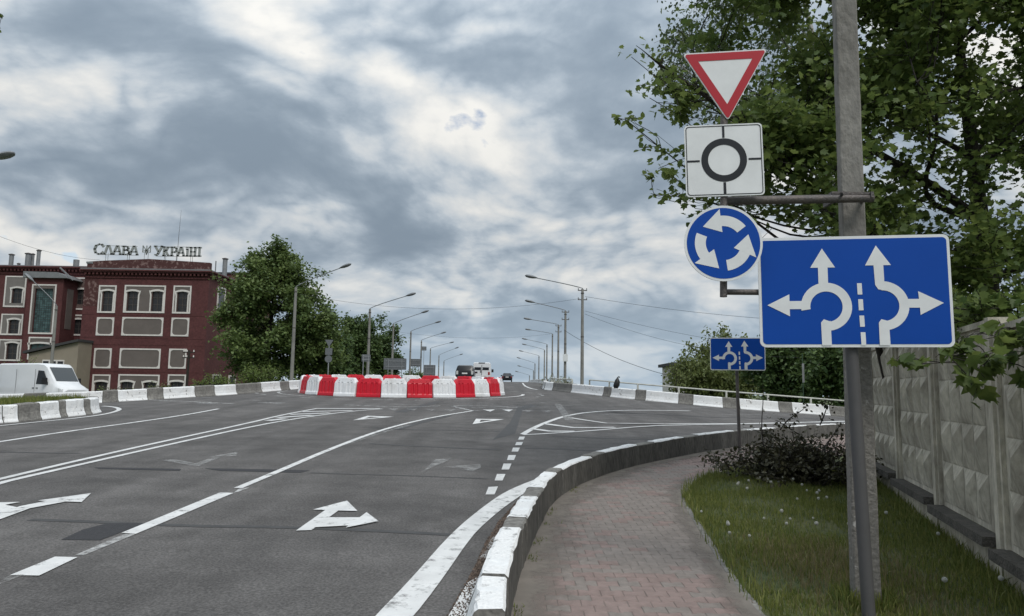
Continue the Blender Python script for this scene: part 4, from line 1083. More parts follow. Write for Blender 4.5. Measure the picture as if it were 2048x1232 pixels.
# weeds between the kerb and the pavers
kp = []
for i in range(900):
    j = int(rng.integers(40, 150)); p = KR[j]
    if math.sin(p.y*4.1)+math.sin(p.y*9.3) < .4: continue
    kp.append((p.x+.02+abs(rng.normal())*.05, p.y+rng.normal()*.03, zs(p.x, p.y)-.002))
tag(blades('kerb_weeds', kp, .04, .004, M_grass, rng, lean=.8), 'small weeds sprouting along the foot of the near kerb', 'weeds', kind='stuff')
# dandelion clocks
def dandelions():
    M_d = mat('dandelion clock', (0.50, 0.50, 0.46), 0.9); M_st = mat('dandelion stem', (0.13, 0.15, 0.06), 0.7)
    def head(): 
        mb = MB(); rr = random.Random(1)
        for i in range(46):
            z = 1-2*(i+.5)/46; a = i*2.39996; r = math.sqrt(1-z*z); d = Vector((r*math.cos(a), r*math.sin(a), z)); u = d.orthogonal().normalized(); w = d.cross(u); p = d*.015
            mb.add([p+u*.0045, p-u*.0022+w*.004, p-u*.0022-w*.004, d*.004], [(0, 1, 2), (0, 1, 3)])
        mb.tube([(0, 0, -.004), (0, 0, .004)], .004, 5); return mb.mesh('seed_head', M_d)
    hm = head(); sm = MB().tube([(0, 0, -.02), (.002, .003, .06), (0, 0, .118)], [.0028, .0022, .002], 5).mesh('stem', M_st)
    rng = np.random.default_rng(31)
    spots = [G(*q, h=-.12) for q in ((1500,985),(1530,985),(1560,985),(1470,992),(1490,998),(1565,975),(1580,980),(1545,990),(1612,1000),(1634,1002),(1640,1012),(1663,1020),(1628,1020),(1590,1022),(1563,1055),(1534,1058),(1578,1060),(1624,1058),(1573,1075),(1626,1080),(1690,1068),(1410,1045),(1455,1066),(1466,1080),(1494,1096),(1466,1094),(1876,1095),(1889,1206),(2025,1205),(1470,985),(1520,975),(1600,990),(1650,975),(1770,1055))]
    for i, p in enumerate(spots):
        x, y = p.x+rng.normal()*.02, p.y+rng.normal()*.03; s = rng.uniform(.75, 1.25)
        t = thing('dandelion', 'white dandelion seed head on a thin stem in the verge grass', 'dandelion', (x, y, zv(x, y)), rng.uniform(0, 6), 'dandelion clocks in the verge')
        t.scale = (s, s, s); t.rotation_euler[0] = rng.normal()*.15; t.rotation_euler[1] = rng.normal()*.15
        link('stem', sm, t); link('seed_head', hm, t, (0, 0, .125))
dandelions()
# ================================================================== water-filled barriers on the roundabout
M_bred = mat('red plastic', (0.56, 0.008, 0.024), 0.4, var=0.08, scale=1.6, col2=(0.40, 0.016, 0.026), thr=(.5, .75), spec=0.4)
M_bwhite = mat('white plastic', (0.76, 0.77, 0.78), 0.45, var=0.06, scale=1.6, col2=(0.58, 0.575, 0.56), thr=(.5, .75), spec=0.4)
def barrier_mesh(name):
    L, H = 1.22, .80; mb = MB(); secs = []
    us = []; groove = {}
    for k, (u, g) in enumerate([(-.61, 0), (-.585, 0), (-.50, 0), (-.44, 0), (-.415, 1), (-.325, 1), (-.30, 0), (-.235, 0), (-.21, 1), (-.12, 1), (-.095, 0), (-.05, 0), (.05, 0), (.095, 0), (.12, 1), (.21, 1), (.235, 0), (.30, 0), (.325, 1), (.415, 1), (.44, 0), (.50, 0), (.585, 0), (.61, 0)]):
        e = .61-abs(u); top = H if e > .17 else H-.17*(1-e/.17)
        edge = 1.0 if e > .02 else .9
        prof = [(0.245, 0.0), (.25, .03), (.235, .12), (.205, .17), (.165, min(.58, top-.10)), (.15, min(.62, top-.06)), (.115, top-.02), (.09, top)]
        sec = []
        for i, (w, z) in enumerate(prof):
            gg = .032 if (g and i in (3, 4)) else 0
            sec.append(Vector((u, -(w*edge-gg), z)))
        for i, (w, z) in reversed(list(enumerate(prof))):
            gg = .032 if (g and i in (3, 4)) else 0
            sec.append(Vector((u, w*edge-gg, z)))
        secs.append(sec)
    secs = [[Vector((v.x*.785, v.y*.85, v.z*.90)) for v in s_] for s_ in secs]
    mb.loft(secs, smooth=False); return mb
NB = 28
def barriers():
    metas = {}
    tmp = {}
    for col, m in (('red', M_bred), ('white', M_bwhite)):
        mb = barrier_mesh('body'); me = mb.mesh('body', m); bm = bmesh.new(); bm.from_mesh(me); bmesh.ops.recalc_face_normals(bm, faces=bm.faces); bm.to_mesh(me); bm.free()
        cap = MB().tube([(0, 0, .715), (0, 0, .745)], .04, 10).mesh('filler_cap', m)
        lug = MB().box((-.02, -.05, .27), (.02, .05, .46)).mesh('joint_lug', m)
        hole = MB().box((-.018, -.118, .59), (.018, .118, .62)).mesh('lift_slot', M_black)
        metas[col] = (body := me, cap, lug, hole)
    items = []
    for i in range(NB):
        a = 2*math.pi*i/NB+.055          # 0 = nearest the camera
        x, y = RC.x+RR*math.sin(a), RC.y-RR*math.cos(a); items.append((x, y, a, i))
    near = sorted([t for t in items if math.cos(t[2]) > .0], key=lambda t: t[0]/t[1]); far = sorted([t for t in items if math.cos(t[2]) <= 0], key=lambda t: t[0]/t[1])
    ordn = ['first', 'second', 'third', 'fourth', 'fifth', 'sixth', 'seventh', 'eighth', 'ninth', 'tenth', 'eleventh', 'twelfth', 'thirteenth', 'fourteenth', 'fifteenth', 'sixteenth']
    for side, lst in (('near', near), ('far', far)):
        for k, (x, y, a, i) in enumerate(lst):
            col = 'red' if i % 2 == PH else 'white'
            t = thing('road_barrier', f'{col} plastic road barrier, {ordn[k]} from the left on the {side} side of the ring', 'barrier', (x, y, zr(x, y)-.005), a, 'red and white barriers around the roundabout')
            jr = random.Random(i); t.rotation_euler = (.0, 0, a+jr.uniform(-.035, .035)); t.location.x += jr.uniform(-.03, .03); t.location.y += jr.uniform(-.03, .03)
            me, cap, lug, hole = metas[col]
            link('body', me, t); link('filler_cap', cap, t); link('joint_lug', lug, t, (.482, 0, 0)); link('lift_slot', hole, t, (-.26, 0, 0)); link('lift_slot', hole, t, (.26, 0, 0))
PH = 1
barriers()
# ================================================================== street lamps
M_lamp = mat('lamp housing', (0.20, 0.21, 0.22), 0.45, var=0.1, scale=8, metal=0.3)
M_lens = mat('lamp lens', (0.30, 0.31, 0.31), 0.2)
M_pgrey = mat('old pole concrete', (0.22, 0.215, 0.20), 0.9, var=0.2, scale=1.2, bump=0.3, bscale=20)
def lamp_post(label, px_pole, y_top, px_head, y_head, D, group, dark=False, cross=False, box=False):
    top = At(px_pole, y_top, D); head = At(px_head, y_head, D-.3)
    b = Vector((top.x, D, 0)); b.z = TZ(b.x, b.y)
    t = thing('street_lamp', label, 'street lamp', b, 0, group); h = top.z-b.z
    MB().tube([(0, 0, -.4), (0, 0, h*.5), (0, 0, h)], [.135, .115, .09], 10).build('pole', M_pgrey, t)
    v = head-top; dx = v.x; s = 1 if dx > 0 else -1
    pts = []
    for i in range(13):
        u = i/12; pts.append((dx*u, v.y*u, h+.05+(v.z-.05)*(u**.86)))
    pts = [(0, 0, h-.25), (0, 0, h+.05)]+pts[1:]
    MB().tube(pts, .032, 7).build('arm', M_lamp, t)
    a = Vector(pts[-1]); d = (Vector(pts[-1])-Vector(pts[-3])).normalized(); secs = []
    up = Vector((0, 0, 1)); up = (up-d*up.dot(d)).normalized(); sd = d.cross(up)
    for u, w, hh in ((-.08, .04, .04), (.05, .10, .09), (.25, .19, .15), (.50, .21, .17), (.72, .16, .13), (.82, .05, .04)):
        secs.append([a+d*u+sd*(w*math.cos(q))+up*(hh*.7*math.sin(q)+.02) for q in [2*math.pi*k/10 for k in range(10)]])
    hd = MB().loft(secs).build('lamp_head', M_lamp, t)
    secs = []
    for u, w, hh in ((.22, .08, .02), (.32, .12, .06), (.48, .12, .07), (.60, .07, .02)):
        secs.append([a+d*u+sd*(w*math.cos(q))+up*(-.05+hh*.6*math.sin(q)) for q in [2*math.pi*k/8 for k in range(8)]])
    MB().loft(secs).build('lens', M_lens, hd)
    for z in (h-.3, h*.62): MB().tube([(0, 0, z-.035), (0, 0, z+.035)], .118, 10).build('band', M_dsteel, t)
    if cross:
        for z in (h-.1, h-.75):
            MB().box((-.32, -.03, z-.03), (.32, .03, z+.03)).build('crossarm', M_dsteel, t)
            for x in (-.29, .29): MB().tube([(x, 0, z+.03), (x, 0, z+.16)], [.035, .028], 7).build('insulator', M_lamp, t)
    if box: MB().box((-.2, -.32, h*.42), (.2, -.10, h*.42+.62)).build('meter_box', M_swhite, t)
    return t
ordl = ['nearest', 'second', 'third', 'fourth', 'fifth', 'sixth', 'seventh', 'eighth', 'ninth', 'tenth', 'eleventh']
LP = [(592,575,681,536,52),(740,618,813,592,61),(787,648,843,626,78),(822,663,870,646,93),(843,681,882,667,110),(861,697,899,686,128),(878,711,910,697,146),(888,722,919,710,165)]
for k, (a, b, c, d, D) in enumerate(LP):
    lamp_post(f'{ordl[k]} street lamp of the row left of the bridge road', a, b, c, d, D, 'street lamps left of the bridge road')
RP = [(1165,578,1073,556,51),(1131,622,1068,605,64),(1117,650,1062,639,80),(1105,668,1062,660,100),(1094,689,1054,679,115),(1089,700,1053,690,128),(1078,712,1046,703,140),(1070,727,1041,717,152),(1067,741,1042,733,160),(1059,751,1037,744,172)]
for k, (a, b, c, d, D) in enumerate(RP):
    lamp_post(f'{ordl[k]} street lamp of the row along the right bridge railing', a, b, c, d, D, 'street lamps right of the bridge road', cross=k in (0, 1, 2), box=(k == 1))
# lamp in front of the building on the far left and a stray lamp head at the frame edge
lamp_post('old street lamp in front of the stair tower of the red building', 113, 612, 66, 562, 56, None)
lamp_post('street lamp cut off by the left frame edge, its twin head against the sky', -110, 352, -12, 318, 26, None)
# ================================================================== bridge railing
M_rail = mat('railing paint', (0.52, 0.52, 0.47), 0.6, var=0.12, scale=5)
def railing():
    top = [(1700,803.5),(1620,800),(1540,792),(1460,785),(1380,777),(1350,774),(1262,766),(1180,760)]
    ln = off(KF, 0.62); root = thing('bridge_railing', 'pale metal pipe railing along the right hand kerb', 'railing', (ln[0].x, ln[0].y, 0))
    o = Vector(root.location); i0 = arc(KF, G(1155, 786.5)); i1 = len(KF)*.1-2
    s = i0; pts = []
    while s < i1:
        p = ln[int(s*10)]; z = zr(p.x, p.y); h = .66
        MB().box((-.035, -.035, -.5), (.035, .035, h)).build('post', M_rail, root, Vector((p.x, p.y, z))-o); pts.append(Vector((p.x, p.y, z+h))-o); s += 2.15
    MB().tube(pts, .035, 6).build('top_rail', M_rail, root); MB().tube([p-Vector((0, 0, .30)) for p in pts], .02, 6).build('mid_rail', M_rail, root)
    # lattice panels of the bridge parapet further along the main road
    root = thing('bridge_parapet', 'white lattice parapet curving along the bridge behind the right lamps', 'parapet', (ln[0].x, ln[0].y, 0)); o = Vector(root.location)
    s = arc(KF, Vector((3.2, 70, 0))); e = arc(KF, G(1140, 785)); prev = None; k = 0
    while s < e:
        p = ln[int(s*10)]; z = zr(p.x, p.y); cur = Vector((p.x, p.y, z))
        MB().box((-.04, -.04, -.4), (.04, .04, .62)).build('post', M_rail, root, cur-o)
        if prev is not None:
            mb = MB(); d = cur-prev
            for u in (.62, .15): mb.tube([prev-o+Vector((0, 0, u)), cur-o+Vector((0, 0, u))], .03, 5)
            for q in range(1, 7): mb.tube([prev-o+d*(q/7)+Vector((0, 0, .15)), prev-o+d*(q/7)+Vector((0, 0, .62))], .012, 4)
            mb.build('lattice_panel', M_rail, root)
        prev = cur; s += 2.0
railing()
# dark bag slumped on the kerb by the railing
p = G(1232, 797); q = At(1232, 781, p.y+.35)
t = thing('black_bag', 'black stuffed bag perched on the kerb beside the pipe railing', 'bag', (q.x, q.y, zr(q.x, q.y)+.42))
rng = random.Random(6); secs = []
for i in range(9):
    u = i/8; r = .15*(math.sin(math.pi*min(1, u*.85+.12))**.6)*(1-.35*u); dx = .07*u
    secs.append([Vector((dx+(r*(1+rng.uniform(-.14, .14)))*math.cos(a), r*.9*math.sin(a), u*.46)) for a in [2*math.pi*k/10 for k in range(10)]])
MB().loft(secs).build('sack', M_black, t); MB().tube([(.06, 0, .44), (.11, 0, .50), (.16, .02, .47)], [.03, .022, .03], 6).build('knot', M_black, t)
# ================================================================== overhead wires
M_wire = mat('wire', (0.02, 0.02, 0.022), 0.6)
def wire(label, a, b, sag, r=.014):
    r *= .6
    pts = [a.lerp(b, i/16)-Vector((0, 0, sag*4*(i/16)*(1-i/16))) for i in range(17)]
    o = tag(MB().tube([p-a for p in pts], r, 4).build('overhead_wire', M_wire, None, a), label, 'wire', 'overhead wires'); return o
wire('wire from the nearest right lamp across the sky to the left', At(1160, 597, 51), At(600, 588, 52.2), .9)
wire('lower wire crossing the road from the third right lamp', At(1100, 668, 90), At(742, 655, 80), .8)
wire('wire from the nearest right lamp running right behind the signs', At(1170, 593, 51), At(2100, 640, 46), .9, .018)
wire('second wire running right below the first behind the signs', At(1170, 622, 51), At(1900, 720, 46), .8)
wire('third wire running right towards the trees', At(1170, 628, 51), At(1600, 715, 46), .7)
wire('heavy cable falling right from the second right lamp to the ground', At(1128, 660, 64), At(1390, 762, 50), .6, .028)
wire('thin wire from the upper left edge to the building roof', At(-60, 448, 50), At(200, 520, 66), .5, .018)
# ================================================================== vehicles
M_vwhite = mat('white car paint', (0.72, 0.73, 0.74), 0.3, var=0.04, scale=1.5, spec=0.5, coat=0.4)
M_cblack = mat('black car paint', (0.008, 0.008, 0.010), 0.35, spec=0.3, coat=0.25)
M_tail = mat('tail light red', (0.28, 0.015, 0.015), 0.25); M_headl = mat('head lamp glass', (0.55, 0.56, 0.55), 0.15); M_plate = mat('number plate', (0.75, 0.75, 0.73), 0.4)
M_vglass = mat('windscreen glass', (0.03, 0.036, 0.038), 0.08, spec=0.9)
M_trim = mat('grey bumper plastic', (0.06, 0.06, 0.062), 0.6); M_rim = mat('wheel rim', (0.36, 0.37, 0.38), 0.35, metal=0.8); M_vshadow = mat('dark underbody', (0.02, 0.02, 0.02), 0.9)
def wheel(parent, x, y, r, w=.2):
    t = MB().tube([(x, y-w/2, r), (x, y-w/2+.03, r), (x, y+w/2-.03, r), (x, y+w/2, r)], [r*.9, r, r, r*.9], 20).build('wheel', M_rubber, parent)
    s = 1 if y > 0 else -1
    MB().tube([(x, y+s*(w/2-.03), r), (x, y+s*(w/2+.006), r)], [r*.62, r*.58], 16).build('rim', M_rim, t)
def loft_body(stations, m, parent, name='body'):
    """stations along x: (x, z_sill, z_belt, z_roof, half_sill, half_belt, half_roof)"""
    secs = []
    for x, z0, zb, zt, h0, hb, ht in stations:
        secs.append([Vector((x, s*w, z)) for s, w, z in ((-1, h0, z0), (-1, hb+.01, z0+(zb-z0)*.45), (-1, hb, zb), (-1, ht+.02, zt-.07), (-1, ht*.86, zt), (1, ht*.86, zt), (1, ht+.02, zt-.07), (1, hb, zb), (1, hb+.01, z0+(zb-z0)*.45), (1, h0, z0))])
    return MB().loft(secs).build(name, m, parent)
def quad(name, pts, m, parent, th=.012):
    a = [Vector(p) for p in pts]; n = (a[1]-a[0]).cross(a[2]-a[0]).normalized()
    mb = MB(); k = len(a); mb.add(a+[p+n*th for p in a], [tuple(range(k))[::-1], tuple(range(k, 2*k))]+[(i, (i+1) % k, k+(i+1) % k, k+i) for i in range(k)])
    return mb.build(name, m, parent)
def panel_van(label, loc, yaw):
    """long panel van, front towards +x"""
    t = thing('panel_van', label, 'van', loc, yaw)
    st = [(-2.72, .45, 1.25, 2.40, .90, .93, .84), (-2.66, .38, 1.25, 2.47, .94, .965, .88), (.55, .38, 1.25, 2.50, .94, .965, .88), (1.05, .38, 1.25, 2.46, .94, .965, .86), (1.25, .38, 1.24, 2.32, .94, .96, .82), (1.90, .38, 1.20, 1.50, .93, .945, .80), (2.08, .38, 1.16, 1.36, .92, .93, .78), (2.56, .42, 1.04, 1.17, .90, .90, .74), (2.72, .50, .86, 1.0, .84, .84, .66)]
    loft_body(st, M_vwhite, t)
    quad('windscreen', [(1.93, -.70, 1.47), (1.93, .70, 1.47), (1.31, .72, 2.26), (1.31, -.72, 2.26)], M_vglass, t, .02)
    for s in (-1, 1):
        q = [(.62, s*.955, 1.30), (1.55, s*.945, 1.27), (1.52, s*.93, 1.40), (1.12, s*.905, 2.05), (.68, s*.905, 2.08)]
        quad('door_window', q if s < 0 else q[::-1], M_glass, t, .022)
        quad('head_lamp', [(2.40, s*.905, .80), (2.68, s*.83, .78), (2.64, s*.82, 1.02), (2.36, s*.90, 1.06)][::(1 if s < 0 else -1)], M_headl, t, .03)
        for x0 in (-2.55, -1.05, .50): MB().box((x0, s*.972-.006, .50), (x0+.015, s*.972+.006, 2.15)).build('panel_seam', M_trim, t)
        MB().box((-2.6, s*.98-.012, .62), (2.2, s*.98+.012, .74)).build('side_moulding', M_vwhite, t)
        for x0 in (.36, .66): MB().box((x0, s*.985-.015, 1.05), (x0+.14, s*.985+.015, 1.10)).build('door_handle', M_trim, t)
        m_ = MB().box((1.38, s*1.0-.03, 1.30), (1.52, s*1.20+.03*s, 1.66)) if s > 0 else MB().box((1.38, -1.22, 1.30), (1.52, -.97, 1.66)); m_.build('mirror', M_black, t)
        for x in (-1.55, 1.85): wheel(t, x, s*.86, .33)
    MB().box((2.66, -.5, .62), (2.775, .5, .86)).build('grille', M_black, t)
    MB().box((2.45, -.86, .34), (2.80, .86, .58)).build('bumper', M_trim, t)
    MB().box((1.98, -.55, 1.26), (2.10, .55, 1.345)).build('cowl', M_black, t)
    t.scale = (.94, .94, .96)
    return t
panel_van('white panel van passing behind the grass island on the left', (At(88, 760, 42).x, 42, TZ(At(88, 760, 42).x, 42)+.02), R(-20))
def rear_car(name, label, cat, loc, W, H, kind, group=None):
    """seen from behind; rear faces -y. built along +x = forward then rotated"""
    t = thing(name, label, cat, loc, R(90)+math.atan2(-loc[0], 1)*0, group); h = W/2
    if kind == 'suv':
        st = [(0, .42, .95, 1.05, h*.86, h*.90, h*.74), (.08, .34, 1.02, 1.25, h*.93, h*.97, h*.78), (.30, .30, 1.05, H*.95, h*.95, h, h*.80), (.8, .28, 1.05, H, h*.96, h, h*.80), (2.2, .28, 1.03, H-.02, h*.96, h, h*.80), (3.3, .28, .98, 1.05, h*.95, h*.98, h*.76), (4.3, .32, .80, .90, h*.9, h*.93, h*.72), (4.55, .40, .66, .74, h*.8, h*.82, h*.6)]
        paint, zr0, zr1 = M_cblack, 1.10, H-.12
        glass = [(.115, h*.70, zr0), (.115, -h*.70, zr0), (.285, -h*.66, zr1), (.285, h*.66, zr1)]
    elif kind == 'van':
        st = [(0, .45, 1.2, H*.97, h*.93, h*.95, h*.88), (.06, .38, 1.2, H, h*.96, h*.99, h*.91), (3.6, .38, 1.2, H, h*.96, h*.99, h*.91), (4.0, .38, 1.2, H-.2, h*.95, h*.98, h*.86), (4.7, .38, 1.15, 1.4, h*.94, h*.95, h*.8), (5.3, .42, .9, 1.0, h*.86, h*.86, h*.66)]
        paint, zr0, zr1 = M_vwhite, 1.32, H-.45
        glass = None
    else:
        st = [(0, .40, .80, .92, h*.86, h*.90, h*.78), (.10, .32, .88, 1.0, h*.93, h*.97, h*.80), (.55, .28, .92, 1.04, h*.95, h, h*.80), (1.15, .26, .94, H, h*.96, h, h*.70), (2.3, .26, .94, H, h*.96, h, h*.70), (3.2, .26, .90, .96, h*.95, h*.98, h*.76), (4.3, .34, .62, .72, h*.84, h*.86, h*.66)]
        paint, zr0, zr1 = M_cblack, 1.0, H-.07
        glass = [(.58, h*.66, 1.045), (.58, -h*.66, 1.045), (1.08, -h*.60, zr1), (1.08, h*.60, zr1)]
    loft_body(st, paint, t)
    if glass: quad('rear_window', glass[::-1], M_glass, t, .02)
    else:
        for s in (-1, 1): quad('rear_window', [(.01, s*h*.44-h*.36, zr0), (.01, s*h*.44+h*.36, zr0), (.035, s*h*.44+h*.36, zr1), (.035, s*h*.44-h*.36, zr1)], M_glass, t, -.03)
        MB().box((-.03, -.02, .6), (.0, .02, H-.3)).build('door_seam', M_trim, t); MB().box((-.05, .06, 1.05), (-.005, .14, 1.30)).build('door_handle', M_black, t)
        MB().box((-.04, -.35, H-.10), (.05, .35, H-.02)).build('marker_light', M_trim, t)
    zl = .80 if kind != 'sedan' else .70
    for s in (-1, 1):
        MB().box((-.015, s*h*.80-.10, zl), (.10, s*h*.80+.10, zl+(.34 if kind != 'sedan' else .18))).build('tail_light', M_tail if kind != 'suv' else M_headl, t)
        MB().box((.9 if kind == 'suv' else 1.6 if kind == 'sedan' else 3.9, s*(h+.02)-.02 if s < 0 else h, 1.05), (1.05 if kind == 'suv' else 1.75 if kind == 'sedan' else 4.05, s*(h+.22) if s > 0 else -h, 1.22 if kind != 'van' else 1.5)) if False else None
        xm = {'suv': 2.9, 'sedan': 2.7, 'van': 4.3}[kind]; y0, y1 = sorted((s*(h-.03), s*(h+.20)))
        MB().box((xm, y0, .98 if kind != 'van' else 1.2), (xm+.12, y1, 1.16 if kind != 'van' else 1.55)).build('mirror', M_black, t)
        for x in (.85, 3.6): wheel(t, x, s*(h-.13), .33)
    MB().box((-.06, -h*.88, .36), (.12, h*.88, .58)).build('bumper', M_trim if kind != 'sedan' else paint, t)
    zp = {'suv': .84, 'van': .66, 'sedan': .72}[kind]
    yp = -.25 if kind == 'van' else 0
    MB().box((-.035, yp-.26, zp), (-.012, yp+.26, zp+.125)).build('number_plate', M_plate, t)
    return t
def on_road(px, D): return (At(px, 760, D).x, D, zr(At(px, 760, D).x, D))
rear_car('suv_car', 'black sport utility car seen from behind beyond the barrier ring', 'car', on_road(929, 72), 1.82, 1.72, 'suv')
rear_car('minibus', 'white minibus van driving away right beside the black car', 'van', on_road(963, 80), 1.95, 2.15, 'van')
rear_car('saloon_car', 'small black car far ahead near the bridge crest', 'car', on_road(1014, 124), 1.78, 1.46, 'sedan')
# ================================================================== red brick building
M_brick = mat('red painted brick', (0.080, 0.026, 0.026), 0.85, var=0.2, scale=0.9, col2=(0.108, 0.038, 0.038), bump=0.5, bscale=12)
M_brickd = mat('old bare brick', (0.085, 0.05, 0.045), 0.9, var=0.3, scale=5, col2=(0.17, 0.13, 0.12), bump=0.5, bscale=14)
M_brickw = mat('peeling wall paint', (0.070, 0.027, 0.025), 0.85, col2=(0.20, 0.13, 0.12), scale=2.6, thr=(.52, .60), detail=10)
M_trimw = mat('white wall trim', (0.66, 0.63, 0.60), 0.8, var=0.08, scale=3)
M_panel = mat('grey brown render', (0.14, 0.12, 0.11), 0.9, var=0.10, scale=1.2)
M_wing = mat('grey render', (0.19, 0.175, 0.165), 0.9, var=0.10, scale=1.2)
M_wframe = mat('weathered window bars', (0.07, 0.06, 0.055), 0.7); M_bglass = mat('dusty dark glass', (0.030, 0.030, 0.032), 0.25, var=0.3, scale=3)
M_gblock = mat('glass block', (0.055, 0.095, 0.095), 0.25, var=0.25, scale=3, rnd=0.35); M_zinc = mat('zinc sheet', (0.23, 0.235, 0.24), 0.5, var=0.2, scale=2, metal=0.4)
M_beige = mat('beige render', (0.27, 0.235, 0.185), 0.9, var=0.08, scale=1.2); M_roofd = mat('dark roof felt', (0.05, 0.05, 0.052), 0.9)
BD = 68.0
def uv3(u, v): return 140+u/3.732, 470+v/3.732
def rect(u0, v0, u1, v1, D, conv=uv3):
    c = At(*conv((u0+u1)/2, (v0+v1)/2), D); k = D/FPX/3.732*1.012
    return c.x-(u1-u0)/2*k, c.z-(v1-v0)/2*k, c.x+(u1-u0)/2*k, c.z+(v1-v0)/2*k
def wall_with_holes(x0, z0, x1, z1, holes, th, y, m, name, parent, o):
    """front wall slab split around its openings"""
    xs = sorted({x0, x1, *[h[0] for h in holes], *[h[2] for h in holes]}); zs_ = sorted({z0, z1, *[h[1] for h in holes], *[h[3] for h in holes]})
    mb = MB()
    for a, b in zip(xs, xs[1:]):
        run = None
        for c, d in zip(zs_, zs_[1:]):
            cx, cz = (a+b)/2, (c+d)/2
            if any(h[0] < cx < h[2] and h[1] < cz < h[3] for h in holes):
                if run: mb.box((a-o.x, y-o.y, run[0]-o.z), (b-o.x, y+th-o.y, run[1]-o.z)); run = None
            else: run = (run[0], d) if run else (c, d)
        if run: mb.box((a-o.x, y-o.y, run[0]-o.z), (b-o.x, y+th-o.y, run[1]-o.z))
    return mb.build(name, m, parent)
def arch_pts(x0, x1, zs0, rise, n=8, out=0.0):
    return [(x0-out+(x1-x0+2*out)*i/n, zs0+rise*(1-(2*i/n-1)**2)) for i in range(n+1)]
def window(x0, z0, x1, z1, y, parent, o, bars=(2, 3), glass=None, trim=True, arch=.12, kneel=True):
    """arched window set back in its opening: frame bars, panes, white surround with ears"""
    w = MB(); L = lambda x, yy, z: Vector((x-o.x, yy-o.y, z-o.z))
    f = .05; M0 = Matrix.Translation(Vector((-o.x, -o.y, -o.z)))
    for i in range(bars[0]+1):
        x = x0+(x1-x0)*i/bars[0]; w.box((x-f/2, y+.12, z0), (x+f/2, y+.18, z1), M=M0)
    for j in range(bars[1]+1):
        z = z0+(z1-z0)*j/bars[1]; w.box((x0, y+.125, z-f/2), (x1, y+.175, z+f/2), M=M0)
    wo = w.build('window', M_wframe, parent)
    for i in range(bars[0]):
        for j in range(bars[1]):
            a, b = x0+(x1-x0)*i/bars[0]+f/2, x0+(x1-x0)*(i+1)/bars[0]-f/2; c, d = z0+(z1-z0)*j/bars[1]+f/2, z0+(z1-z0)*(j+1)/bars[1]-f/2
            MB().box((a, y+.15, c), (b, y+.165, d), M=M0).build('pane', glass or M_bglass, wo)
    if trim:
        mb = MB(); t = .17; out = .17
        top = arch_pts(x0, x1, z1, arch, 8, out); low = arch_pts(x0, x1, z1-t, arch, 8, out)
        vs = [L(a, y-.06, b) for a, b in top]+[L(a, y-.06, b) for a, b in low]+[L(a, y, b) for a, b in top]+[L(a, y, b) for a, b in low]; n = 9
        fs = []
        for i in range(8): fs += [(i, i+1, n+i+1, n+i), (i, i+1, 2*n+i+1, 2*n+i), (n+i, n+i+1, 3*n+i+1, 3*n+i)]
        mb.add(vs, fs)
        for s, xe in ((-1, x0), (1, x1)):
            pts = [(xe+s*out, z1-.02), (xe+s*.05, z1-.42), (xe+s*.05, z0), (xe+s*.17, z0), (xe+s*.17, z1-.48), (xe+s*(out+.12), z1+.02)]
            pts = pts if s > 0 else pts[::-1]
            k = len(pts); mb.add([L(a, y-.055, b) for a, b in pts]+[L(a, y, b) for a, b in pts], [tuple(range(k))]+[(i, (i+1) % k, k+(i+1) % k, k+i) for i in range(k)])
        mb.build('surround', M_trimw, wo)
    # arch fill between opening top and trim
    return wo
def framed(x0, z0, x1, z1, y, parent, o, rounded=True, name='wall_panel', pm=None):
    M0 = Matrix.Translation(Vector((-o.x, -o.y, -o.z))); t = .13
    mb = MB().box((x0+t*.8, y-.018, z0+t*.8), (x1-t*.8, y+.05, z1-t*.8), M=M0); p = mb.build(name, pm or M_panel, parent)
    mb = MB()
    mb.box((x0, y-.06, z0), (x1, y, z0+t), M=M0); mb.box((x0, y-.06, z1-t), (x1, y, z1), M=M0); mb.box((x0, y-.06, z0+t), (x0+t, y, z1-t), M=M0); mb.box((x1-t, y-.06, z0+t), (x1, y, z1-t), M=M0)
    if rounded:
        r = .26
        for sx, sz, cx, cz in ((1, 1, x0+t, z0+t), (-1, 1, x1-t, z0+t), (1, -1, x0+t, z1-t), (-1, -1, x1-t, z1-t)):
            pts = [(cx, cz), (cx+sx*r, cz)]+[(cx+sx*(r-r*math.sin(a)), cz+sz*(r-r*math.cos(a))) for a in [R(q) for q in (22, 45, 68)]]+[(cx, cz+sz*r)]
            k = len(pts); mb.add([Vector((a-o.x, y-.058-o.y, b-o.z)) for a, b in pts]+[Vector((a-o.x, y-.015-o.y, b-o.z)) for a, b in pts], [tuple(range(k))]+[(i, (i+1) % k, k+(i+1) % k, k+i) for i in range(k)])
    mb.build('frame', M_trimw, p); return p
def cornice(x0, x1, zt, y, parent, o, depth=.5, h=.75, name='cornice', gap=.36):
    M0 = Matrix.Translation(Vector((-o.x, -o.y, -o.z))); mb = MB()
    mb.box((x0-.30, y-depth, zt-.12), (x1+.30, y+.05, zt), M=M0); mb.box((x0-.2, y-depth*.7, zt-.26), (x1+.2, y+.05, zt-.122), M=M0); mb.box((x0-.05, y-.10, zt-h), (x1+.05, y+.05, zt-h+.12), M=M0)
    c = mb.build(name, M_brick, parent); x = x0+.1
    me = None
    while x < x1-.15:
        if me is None: ob = MB().box((0, -depth*.62, -.46), (.18, 0, -.262)).build('dentil', M_brick, c, Vector((x, y, zt))-o); me = ob.data
        else: link('dentil', me, c, Vector((x, y, zt))-o)
        x += gap
